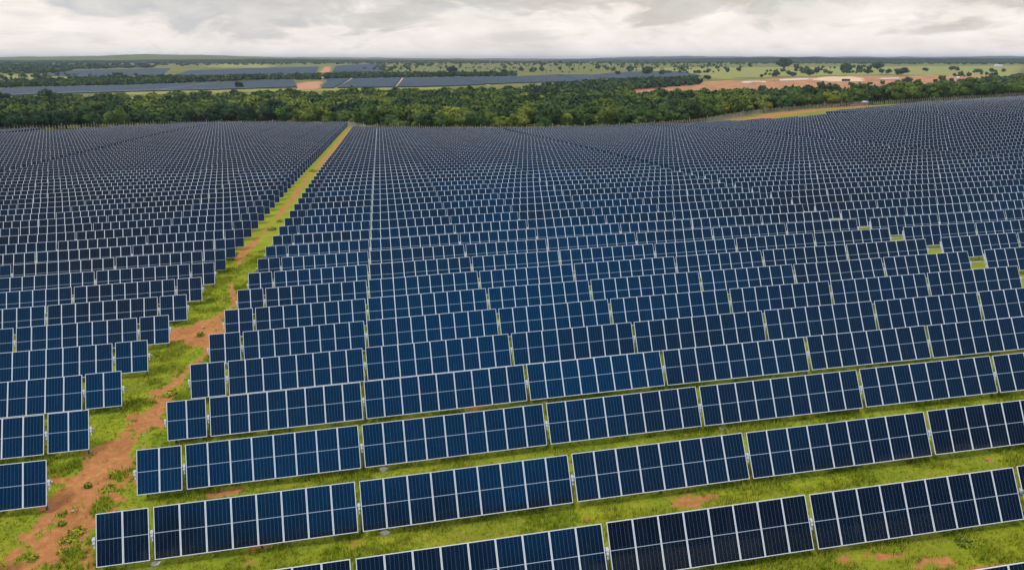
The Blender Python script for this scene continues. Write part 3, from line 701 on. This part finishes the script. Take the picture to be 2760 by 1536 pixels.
# far solar arrays: rows of tilted strips inside each outline
def array_mat():
    m = NT('far_panel_rows'); pos = m.n('ShaderNodeNewGeometry').outputs['Position']
    nz = m.noise(m.n('ShaderNodeVectorMath', _operation='MULTIPLY', i0=pos, i1=(.004, .05, 0.)).outputs[0], 1., 3)
    b = m.bsdf(Base__Color=m.mix(m.mapr(nz, .3, .7), (.010, .034, .062), (.030, .064, .098)), Roughness=.3); m.put(b, 'Specular IOR Level', .4)
    return m.owner
M_ARR = array_mat()
def far_array(name, poly, label, spacing=6.2, lanes=(), edge=M_FRAME):
    V, F, mi = [], [], []
    v0, v1 = min(p[1] for p in poly), max(p[1] for p in poly)
    v = v0+3
    while v < v1:
        xs = []
        for a, c in zip(poly, poly[1:]+poly[:1]):
            if (a[1] > v) != (c[1] > v): xs.append(a[0]+(v-a[1])*(c[0]-a[0])/(c[1]-a[1]))
        xs.sort()
        for a, c in zip(xs[::2], xs[1::2]):
            cuts = [a+random.uniform(0, 3)]+sorted(l(v) for l in lanes if a < l(v) < c)+[c-random.uniform(0, 3)]
            for k in range(len(cuts)-1):
                x0 = cuts[k]+(2.5 if k else 0); x1 = cuts[k+1]-(2.5 if k+2 < len(cuts) else 0)
                n = max(1, int((x1-x0)/60))
                for i in range(n):
                    p, q = x0+(x1-x0)*i/n, x0+(x1-x0)*(i+1)/n
                    zp, zq = gz(p, v)+1.6, gz(q, v)+1.6; b = len(V)
                    for e, o in ((-1, 0), (1, 0), (1, .05), (-1, .05)):
                        for x, z in ((p, zp), (q, zq)): V.append((x, v+e*1.1*CT+o, z+e*1.1*ST))
                    F += [(b, b+1, b+3, b+2), (b+2, b+3, b+5, b+4), (b+4, b+5, b+7, b+6), (b+6, b+7, b+1, b)]; mi += [0, 1, 1, 1]
        v += spacing
    me = mesh_np(name, V, F, [M_ARR, edge], mi=mi)
    return tag(link(bpy.data.objects.new(name, me)), label, 'solar array', kind='stuff')
far_array('distant_solar_array', FAR['strip1'], 'long distant solar array left of the orange bare slope', lanes=(lambda v: -232+.10*(v-1100),))
far_array('distant_solar_array', FAR['strip2'], 'long distant solar array right of the orange bare slope with pale lanes', lanes=(lambda v: -40+.03*(v-1100), lambda v: 40+.06*(v-1100), lambda v: 170-.10*(v-1100), lambda v: 340+.1*(v-1200)))
far_array('distant_solar_array', FAR['farA'], 'pale solar array on the far left slope behind the second tree line', 9)
far_array('distant_solar_array', FAR['farB'], 'solar array between the far left slope and the small orange clearing', 9)
far_array('distant_solar_array', FAR['farC'], 'dome-shaped far solar array right of the small orange clearing', 9)
far_array('distant_solar_array', FAR['arr4'], 'far solar array behind the dark wooded spur', 8)
# pale gravel lanes of the right array
for i, (x0, x1, lab) in enumerate(((-40, -33, 'first'), (40, 58, 'second'), (170, 152, 'third'))):
    v0, v1 = 1062, 1395; P = [(x0-2.2, v0), (x0+2.2, v0), (x1+2.2, v1), (x1-2.2, v1)]
    sheet('lane', P, M_SAND, .35, rag=.2, seed=20+i, step=60)

def scatter_poly(poly, sp, r, jit=.45, p=1.):
    o = []
    for a in np.arange(min(q[0] for q in poly), max(q[0] for q in poly), sp):
        for c in np.arange(min(q[1] for q in poly), max(q[1] for q in poly), sp):
            u, v = a+r.uniform(-jit, jit)*sp, c+r.uniform(-jit, jit)*sp
            if r.random() < p and in_poly(poly, u, v): o.append((u, v))
    return o
LOW2 = [crown_np(120+i, 9, 10.5, 70, 2.0, 6) for i in range(5)]
r2 = random.Random(8)
wood_object('tree_belt', [(u, v, tone_at(u, v, r2)*.55, r2.uniform(.75, 1.2)) for u, v in scatter_poly(FAR['belt2'], 10.5, r2)], 'dark second tree line between the two bands of distant solar arrays', 'wood', low=LOW2, seed=2)
wood_object('wooded_spur', [(u, v, tone_at(u, v, r2)*.45, r2.uniform(.9, 1.35)) for u, v in scatter_poly(FAR['spur'], 9.5, r2)], 'dark wooded spur reaching into the pale dirt pit', 'wood', low=LOW2, seed=3)
# trees between belt and right pit edge, running up to the meadow at the right
wood_object('thicket', [(u, v, tone_at(u, v, r2)*.7, r2.uniform(.7, 1.1)) for u, v in scatter_poly([(640, 700), (845, 960), (1040, 1090), (1180, 1220), (1200, 1180), (900, 700)], 12, r2, p=.8)], 'green thicket climbing from the wood to the right end of the dirt pit', 'wood', low=LOW2, seed=4)
# savanna bushes
bush = []
for (u, v) in scatter_poly([(-20, 1850), (320, 1700), (760, 1670), (950, 1860), (1500, 2800), (740, 3200), (20, 3000)], 42, r2):
    if fbm(np.array([u*.006]), np.array([v*.006]), 12, 3)[0] > .45+r2.uniform(-.12, .12): bush.append((u+r2.gauss(0, 14), v+r2.gauss(0, 18), r2.uniform(.1, .5), r2.choice((.3, .4, .5, .7, 1.2))*r2.uniform(.8, 1.3)))
for (u, v) in scatter_poly(FAR['savL'], 34, r2): bush.append((u, v, r2.uniform(.1, .4), r2.uniform(.5, .9)))
wood_object('savanna_bushes', bush, 'scattered bushes on the dry grass plain below the hills', 'bushes', low=LOW2, seed=6)
# wooded far plain and distant woods
far_w = []
for (u, v) in scatter_poly([(-2600, 2700), (-900, 2300), (-250, 3000), (900, 3050), (1500, 2750), (2100, 2250), (3400, 2600), (3200, 3600), (-2800, 3900)], 62, r2): far_w.append((u, v, r2.uniform(.05, .3), r2.uniform(.6, 1.15)))
for (u, v) in scatter_poly([(-1900, 2000), (-640, 1720), (-760, 2120), (-620, 2400), (-2200, 2700)], 26, r2): far_w.append((u, v, r2.uniform(.0, .25), r2.uniform(1., 1.6)))
LOW3 = [crown_np(160+i, 8, 16, 26, 3.4, 4) for i in range(4)]
wood_object('distant_woods', far_w, 'blue-green woods covering the plain below the hills', 'wood', low=LOW3, seed=7)

# individual trees and bushes standing on the meadow and pit edges
solo = [(-165, 1010, .05, 1.5, 4, 'lone dark tree in front of the long left array'), (171, 1640, .05, 1.9, 3, 'large dark round tree on the dry plain above the right array'),
        (565, 1501, .1, 1.9, 3, 'big dark tree behind the wooded spur'), (590, 1485, .1, 1.3, 1, 'smaller dark tree right of the big spur tree'), (500, 1500, .08, 1.2, 0, 'dark tree left of the big spur tree'),
        (1107, 1924, .02, 3.2, 3, 'huge dark broad tree on the skyline of the meadow'), (1150, 1935, .05, 1.8, 0, 'dark tree at the right foot of the huge skyline tree'),
        (939, 1485, .15, 1.7, 1, 'grey-green tree standing alone on the meadow behind the sand'), (1064, 1571, .12, 2.1, 3, 'tall spreading tree of the meadow group behind the sand'), (1100, 1575, .14, 1.6, 1, 'tree right in the meadow group behind the sand'),
        (1020, 1500, .16, 1.3, 0, 'bushy tree at the left foot of the meadow group'), (1039, 1453, .12, 1.5, 2, 'broad tree at the front of the meadow group'), (1075, 1460, .15, 1.4, 5, 'slender tree at the right end of the meadow group'),
        (1035, 1343, .0, 2.3, 2, 'big black-green dome-shaped tree behind the dirt pit'), (1096, 1465, .1, 1.3, 0, 'small round tree right of the black-green dome tree'), (1259, 1736, .12, 2.2, 3, 'tall pale-topped tree on the meadow ridge'),
        (1210, 1700, .1, 1.4, 1, 'tree left below the meadow ridge tree'), (1002, 1073, .1, 1.7, 5, 'slender tree at the right end of the pit'), (1050, 1130, .2, 1.1, 4, 'thin-crowned tree on the right meadow above the pit'),
        (570, 1212, .05, 1.2, 2, 'dark bush at the near end of the pit beside the spur'), (882, 1735, .1, 1.2, 0, 'dark bush on the far meadow left of the huge tree'), (949, 1453, .1, 1.1, 2, 'low bush left on the pit rim'),
        (1200, 1560, .12, 1.2, 0, 'round bush on the right meadow'), (1290, 1600, .15, 1.3, 2, 'broad bush on the right meadow'), (1340, 1560, .2, 1.3, 1, 'light tree on the far right meadow'), (1400, 1650, .1, 1.6, 2, 'dark tree at the right frame edge on the meadow'),
        (800, 1340, .08, 1.3, 2, 'wide bush at the back rim of the pit left of the sand'), (760, 1330, .06, 1.2, 0, 'dark bush at the back rim of the pit further left'), (715, 1300, .1, 1.1, 6, 'small bush at the left back rim of the pit'), (845, 1355, .1, 1.4, 3, 'bushy tree at the back rim above the sand'),
        (430, 815, .2, .9, 4, 'small round tree on the near pit edge, left one'), (470, 830, .3, 1.0, 0, 'green tree on the near pit edge beside the left one'), (560, 850, .2, .95, 1, 'upright tree on the near pit edge, middle'), (620, 870, .25, .9, 6, 'small tree on the near pit edge right of middle'),
        (700, 900, .15, .9, 4, 'dark small tree on the near pit edge before the container'), (780, 960, .2, 1.0, 5, 'tree on the near pit edge right of the container'), (890, 1050, .2, 1.2, 0, 'green tree beside the white tank'),
        (-480, 1330, .1, 1.2, 4, 'dark round tree on the left yellow plain'), (-440, 1420, .08, 1.4, 0, 'dark wide tree in front of the far left array'), (-560, 1400, .15, 1.1, 1, 'tree left on the yellow plain'), (-600, 1480, .2, .9, 6, 'small tree on the yellow plain near the left frame edge'),
        (300, 1730, .08, 1.3, 2, 'dark tree where right array meets the dry plain'), (370, 1760, .1, 1.2, 0, 'round tree on the dry plain above the array end'), (240, 1800, .1, 1.1, 4, 'small round tree on the dry plain, centre'), (90, 1850, .1, 1.0, 6, 'little bush-like tree on the left of the dry plain'),
        (620, 1780, .08, 1.5, 3, 'dark tree on the plain behind the far arrays'), (780, 1840, .1, 1.4, 2, 'broad tree on the plain left of the skyline tree')]
for (u, v, tone, s, pr, lab) in solo: plant_tree('plain_tree', u, v, tone, s, pr, lab, 'solitary trees on the plain')

for i in range(26):
    t = i/25; u = 420+t*620+r2.uniform(-14, 14); v = 800+t*270+r2.uniform(-16, 16)+60*math.sin(t*3.1)*.5
    plant_tree('edge_tree', u, v, r2.uniform(.05, .45), r2.uniform(.55, 1.05), r2.randrange(7), 'green rim tree at the near side of the dirt pit, %s from the left' % ordn(i+1), 'trees along the near rim of the dirt pit')
hedge = []
for (x0, y0, x1, y1, n) in ((790, 1420, 1010, 1560, 26), (900, 1640, 1120, 1720, 16), (1010, 1500, 1130, 1560, 14), (1130, 1900, 1420, 2000, 22), (640, 1560, 800, 1640, 14), (1060, 1230, 1240, 1330, 10), (1240, 1420, 1420, 1500, 12)):
    for i in range(n):
        t = r2.random(); hedge.append((x0+(x1-x0)*t+r2.gauss(0, 10), y0+(y1-y0)*t+r2.gauss(0, 12), r2.uniform(.05, .4), r2.uniform(.5, 1.2)))
wood_object('meadow_bushes', hedge, 'loose strips of bushes on the bright meadow behind the dirt pit', 'bushes', low=LOW2, seed=9)
# hills
def hill(name, pts, depth, mat, seed, amp=3.):
    """pts: (azimuth deg from +Y, distance, crest height); ridge with a front and a back slope"""
    n = 260; az = np.linspace(pts[0][0], pts[-1][0], n); A = [p[0] for p in pts]
    dist = np.interp(az, A, [p[1] for p in pts]); hz = np.interp(az, A, [p[2] for p in pts])
    hz = hz+(fbm(az*.9, az*0+seed, seed, 4)-.5)*amp*2+(fbm(az*14, az*0+seed, seed+3, 3)-.5)*amp*.5
    m = 14; V = []
    for j in range(m):
        t = j/(m-1)*2-1; prof = (math.cos(t*math.pi)+1)/2
        for i in range(n):
            d = dist[i]+t*depth; a = R(az[i]); x, y = CAM[0]+d*math.sin(a), CAM[1]+d*math.cos(a)
            V.append((x, y, -20+(hz[i]+20)*prof**.8+(vnoise(np.array([x*.01]), np.array([y*.01]), seed)[0]-.5)*amp*.7*prof))
    idx = np.arange(n*m).reshape(m, n)
    F = np.stack([idx[:-1, :-1], idx[:-1, 1:], idx[1:, 1:], idx[1:, :-1]], -1).reshape(-1, 4)
    me = mesh_np(name, V, F, [mat], smooth_=True); return tag(link(bpy.data.objects.new(name, me)), kind='structure')
def hill_mat(name, a, b, c):
    m = NT(name); pos = m.n('ShaderNodeNewGeometry').outputs['Position']
    n = m.noise(pos, .0035, 5, .6); n2 = m.noise(pos, .03, 5, .7)
    k = m.mix(m.mapr(n, .4, .6), a, b); k = m.mix(m.mapr(n2, .4, .7, 0, .7), k, c)
    bb = m.bsdf(Base__Color=k, Roughness=1.); m.put(bb, 'Specular IOR Level', 0.); m.put(bb, 'Normal', m.n('ShaderNodeBump', Strength=1., Distance=12., Height=n2).outputs[0]); return m.owner
H1 = hill_mat('hill_pasture', (.17, .19, .085), (.13, .155, .07), (.07, .09, .045))
H2 = hill_mat('hill_forest', (.022, .036, .022), (.030, .046, .024), (.016, .028, .018))
hill('hills', [(-28, 5200, 27), (-20, 5200, 36), (-15.5, 5000, 47), (-11, 5000, 42), (-8, 5100, 33), (-2, 5600, 32), (4, 6000, 27), (11, 6400, 20), (16, 6500, 8)], 1500, H1, 2)
hill('hills', [(-30, 4300, 14), (-20, 4300, 15), (-12, 4200, 19), (-7, 4200, 21), (-1, 4400, 18), (6, 4500, 17), (12, 4600, 10)], 700, H2, 4, 2.)
hill('hills', [(0, 9000, 26), (6, 9000, 28), (12, 8800, 26), (18, 8500, 26), (24, 8200, 30), (30, 8000, 24), (37, 7600, 20), (46, 7500, 18), (52, 7400, 14)], 1800, H2, 6, 4.)
hill('hills', [(10, 5600, 10), (16, 5600, 16), (20, 5400, 20), (26, 5000, 29), (31, 4900, 31), (36, 4800, 24), (42, 4900, 25), (50, 5000, 22)], 900, H2, 8, 3.)
hill('hills', [(16, 11500, 34), (20, 11500, 58), (24, 11500, 62), (29, 11500, 50), (38, 11500, 48), (42, 11500, 58), (48, 11500, 36)], 1500, H2, 12, 8.)

# small built things far away
def prism_house(name, u, v, L, W_, h, rh, rot, wall, roof, label, cat, door=True):
    z = gz(u, v)+.0; e = empty(name, Matrix.Translation((u, v, z)) @ Matrix.Rotation(rot, 4, 'Z')); tag(e, label, cat)
    MB().box((0, 0, h/2-.2), (L, W_, h+.4)).build('wall', wall, e)
    b = MB(); o = .35
    b.v = [(-L/2-o, -W_/2-o, h), (L/2+o, -W_/2-o, h), (L/2+o, W_/2+o, h), (-L/2-o, W_/2+o, h), (-L/2-o, 0, h+rh), (L/2+o, 0, h+rh)]
    b.f = [(0, 1, 5, 4), (3, 4, 5, 2), (0, 4, 3), (1, 2, 5), (0, 3, 2, 1)]; b.build('roof', roof, e)
    if door: MB().box((L*.2, -W_/2-.03, 1.05), (1.0, .1, 2.1)).build('door', M_STEEL, e); MB().box((-L*.2, -W_/2-.03, 1.6), (1.2, .1, .9)).build('window', M_DGREEN, e)
prism_house('shed', 306, 392.5, 3.6, 2.6, 1.9, .9, .25, M_ORANGE, M_WHITE, 'small shed with white roof behind the panels on the right rise', 'shed')
prism_house('farm_building', 1824, 1978, 20, 9, 4, 2, -.4, M_WHITE, M_WHITE, 'long pale building at the far right horizon beyond the meadow', 'building')
prism_house('kiosk', -83, 1344, 3.4, 3, 3.6, .6, .1, M_WHITE, M_WHITE, 'white equipment kiosk at the top right of the orange bare slope', 'kiosk')
prism_house('kiosk', -99, 1347, 4.2, 3, 2.6, .5, .1, M_WHITE, M_WHITE, 'low white equipment kiosk left of the taller kiosk on the orange slope', 'kiosk')
z = gz(745, 1082); e = empty('container', Matrix.Translation((745, 1082, z+.5)) @ Matrix.Rotation(-.55, 4, 'Z')); tag(e, 'dark green shipping container standing on the pale dirt pit', 'container')
MB().box((0, 0, 1.9), (12.2, 4.6, 3.8)).build('body', M_DGREEN, e)
b = MB()
for i in range(25): b.box((-5.8+i*.48, -2.34, 1.9), (.2, .08, 3.5))
b.build('corrugation', M_DGREEN, e)
for s in (-1, 1): MB().box((6.14, s*1.1, 1.9), (.08, 2.1, 3.5)).build('door', M_DGREEN, e)
z = gz(896, 1023); e = empty('water_tank', Matrix.Translation((896, 1023, z))); tag(e, 'white round water tank on legs at the right end of the pit', 'tank')
bm = bmesh.new(); bmesh.ops.create_uvsphere(bm, u_segments=20, v_segments=12, radius=2.6); me = bpy.data.meshes.new('tank_body'); bm.to_mesh(me); bm.free(); me.materials.append(M_WHITE)
for p in me.polygons: p.use_smooth = True
o = link(bpy.data.objects.new('tank_body', me), e); o.location = (0, 0, 6)
for i in range(4):
    a = math.pi/4+i*math.pi/2; MB().tube((math.cos(a)*2.2, math.sin(a)*2.2, -.2), (math.cos(a)*1.6, math.sin(a)*1.6, 4.6), .16).build('leg', M_STEEL, e)
# dark spoil banks and pale spoil in the pit
for i, (u, v, a, c, h) in enumerate(((640, 1130, 26, 6, 2.2), (700, 1130, 20, 5, 2.), (830, 1120, 22, 5, 2.2), (940, 1180, 30, 6, 3), (590, 1080, 16, 4, 1.6), (1010, 1240, 46, 6, 3.2))):
    n, m = 20, 7; V = []; rr = random.Random(i)
    for j in range(m):
        t = j/(m-1)*2-1
        for k in range(n):
            s = k/(n-1)*2-1; hh = h*max(0, 1-s*s)**.5*math.cos(t*math.pi/2)*rr.uniform(.6, 1.15); x, y = u+s*a, v+t*c+s*a*.4; V.append((x, y, gz(x, y)+.3+hh))
    ix = np.arange(n*m).reshape(m, n); F = np.stack([ix[:-1, :-1], ix[:-1, 1:], ix[1:, 1:], ix[1:, :-1]], -1).reshape(-1, 4)
    tag(link(bpy.data.objects.new('spoil_bank', mesh_np('spoil_bank', V, F, [M_ORE if i % 2 else M_PIT]))),
        ['brown spoil bank at the left of the pit', 'orange spoil bank left of the container', 'brown spoil bank just right of the container', 'orange spoil bank near the right tree edge of the pit', 'small brown spoil bank at the pit entrance', 'long orange spoil bank along the back right of the pit'][i], 'spoil bank', 'spoil banks in the dirt pit')

# ------------------------------------------------------------------ sky, sun, haze
SUN_AZ, SUN_EL = R(-140), R(64)      # clockwise from +Y
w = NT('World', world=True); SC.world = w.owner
sky = w.n('ShaderNodeTexSky'); sky.sky_type = 'NISHITA'; sky.sun_disc = False; sky.sun_elevation = SUN_EL; sky.sun_rotation = SUN_AZ
gen = w.n('ShaderNodeTexCoord').outputs['Generated']; sp_ = w.n('ShaderNodeSeparateXYZ', i0=gen); dz = sp_.outputs[2]
den = w.math('MAXIMUM', w.math('ADD', dz, .045), .045)
px = w.math('DIVIDE', sp_.outputs[0], den); py = w.math('DIVIDE', sp_.outputs[1], den)
pv = w.n('ShaderNodeCombineXYZ', i0=px, i1=py, i2=0.).outputs[0]
gs = w.n('ShaderNodeVectorMath', _operation='MULTIPLY', i0=gen, i1=(1., 1., 3.3)).outputs[0]
c1 = w.noise(gs, 8.5, 9, .60, .25); c2 = w.noise(w.n('ShaderNodeVectorMath', _operation='ADD', i0=gs, i1=(3.1, 4.2, 1.)).outputs[0], 3.4, 4, .5, .2)
c3 = w.noise(w.n('ShaderNodeVectorMath', _operation='MULTIPLY', i0=gen, i1=(5., 5., 30.)).outputs[0], 1.6, 6, .6, .6)
K = 10.                                   # the background strength below is 0.1
gl = w.n('ShaderNodeVectorMath', _operation='MULTIPLY', i0=gen, i1=(1., 1., 2.9)).outputs[0]
n1 = w.noise(gl, 6.5, 8, .53, .5); n2 = w.noise(w.n('ShaderNodeVectorMath', _operation='ADD', i0=gl, i1=(9.7, 1.3, 4.)).outputs[0], 17., 6, .55, .3)
cov = w.math('ADD', w.math('MULTIPLY', n1, .74), w.math('MULTIPLY', n2, .26))
thr = w.mapr(dz, .022, .072, .60, .425)
dark = w.mapr(w.math('SUBTRACT', cov, thr), -.03, .065, 0, 1, True)
streak = w.math('MULTIPLY', w.mapr(c3, .50, .68, 0, .4, True), w.mapr(dz, .002, .014, 0, 1))
dark = w.math('MAXIMUM', dark, streak)
side = w.mapr(sp_.outputs[0], -.35, .30)  # bluer cloud shade to the left, warmer grey to the right
shade = w.mix(side, (.60*K, .60*K, .615*K), (.65*K, .595*K, .53*K))
shade = w.mix(w.mapr(n2, .40, .66, 0, .75), shade, (.84*K, .80*K, .755*K))
cloud = w.mix(dark, w.mix(w.mapr(n2, .35, .65), (.98*K, .895*K, .825*K), (1.12*K, 1.035*K, .965*K)), shade)
# an overcast dome is brighter overhead; an added dark bank behind the camera, unseen, darkens the panel reflections
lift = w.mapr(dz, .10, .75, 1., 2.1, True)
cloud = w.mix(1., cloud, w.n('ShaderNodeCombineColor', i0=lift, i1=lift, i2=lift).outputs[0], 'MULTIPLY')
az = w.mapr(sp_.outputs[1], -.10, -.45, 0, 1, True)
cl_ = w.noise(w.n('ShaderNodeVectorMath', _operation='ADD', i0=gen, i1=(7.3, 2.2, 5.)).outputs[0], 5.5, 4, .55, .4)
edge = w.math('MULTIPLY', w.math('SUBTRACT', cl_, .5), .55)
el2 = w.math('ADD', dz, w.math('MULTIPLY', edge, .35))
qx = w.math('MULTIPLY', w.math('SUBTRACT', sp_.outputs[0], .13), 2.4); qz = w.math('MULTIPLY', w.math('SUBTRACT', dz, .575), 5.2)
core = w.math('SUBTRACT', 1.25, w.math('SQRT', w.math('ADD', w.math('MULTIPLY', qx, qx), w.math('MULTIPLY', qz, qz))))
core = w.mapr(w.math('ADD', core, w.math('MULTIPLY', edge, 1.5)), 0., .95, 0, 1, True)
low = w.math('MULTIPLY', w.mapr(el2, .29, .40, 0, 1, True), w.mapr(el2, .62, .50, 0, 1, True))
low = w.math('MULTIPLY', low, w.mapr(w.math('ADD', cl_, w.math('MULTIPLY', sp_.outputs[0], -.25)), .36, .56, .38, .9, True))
brk = w.math('MULTIPLY', az, w.math('MAXIMUM', core, low))  # unseen blue gap behind the camera, shaped to give the panels blue reflections
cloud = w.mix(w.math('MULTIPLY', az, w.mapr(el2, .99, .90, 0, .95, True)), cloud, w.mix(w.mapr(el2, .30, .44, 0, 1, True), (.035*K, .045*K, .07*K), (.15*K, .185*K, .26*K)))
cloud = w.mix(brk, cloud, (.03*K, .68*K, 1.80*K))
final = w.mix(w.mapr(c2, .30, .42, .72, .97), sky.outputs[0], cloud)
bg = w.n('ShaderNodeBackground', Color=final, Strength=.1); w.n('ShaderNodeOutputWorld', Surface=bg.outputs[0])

sl = bpy.data.lights.new('sun', 'SUN'); sl.energy = 1.9; sl.angle = R(12); sl.color = (1., .95, .87)
so = link(bpy.data.objects.new('sun', sl))
dirv = Vector((math.sin(SUN_AZ)*math.cos(SUN_EL), math.cos(SUN_AZ)*math.cos(SUN_EL), math.sin(SUN_EL)))
so.rotation_euler = dirv.to_track_quat('Z', 'Y').to_euler(); so.location = (0, 0, 60)

# haze: one box round camera and scene
m = NT('haze'); vol = m.n('ShaderNodeVolumePrincipled', Color=(.56, .69, .89, 1.), Density=.72e-4, Anisotropy=.2)
m.n('ShaderNodeOutputMaterial', Volume=vol.outputs[0])
hb = MB().box((0, 8500, 25), (27600, 22800, 110)).build('haze', m.owner); tag(hb, 'thin pale haze over the whole plain', 'haze', kind='stuff'); hb.display_type = 'WIRE'

# ------------------------------------------------------------------ camera
cd = bpy.data.cameras.new('camera'); cd.sensor_width = 36; cd.sensor_fit = 'HORIZONTAL'; cd.lens = FOC; cd.clip_start = .5; cd.clip_end = 40000
co = link(bpy.data.objects.new('camera', cd)); co.location = CAM; co.rotation_euler = (math.pi/2-PITCH, 0, -YAW); SC.camera = co

SC.view_settings.view_transform = 'Standard'; SC.view_settings.look = 'None'; SC.view_settings.exposure = 0.; SC.view_settings.gamma = 1.
SC.cycles.max_bounces = 5; SC.cycles.diffuse_bounces = 3; SC.cycles.glossy_bounces = 2; SC.cycles.volume_bounces = 0; SC.cycles.use_denoising = True
SC.cycles.caustics_reflective = False
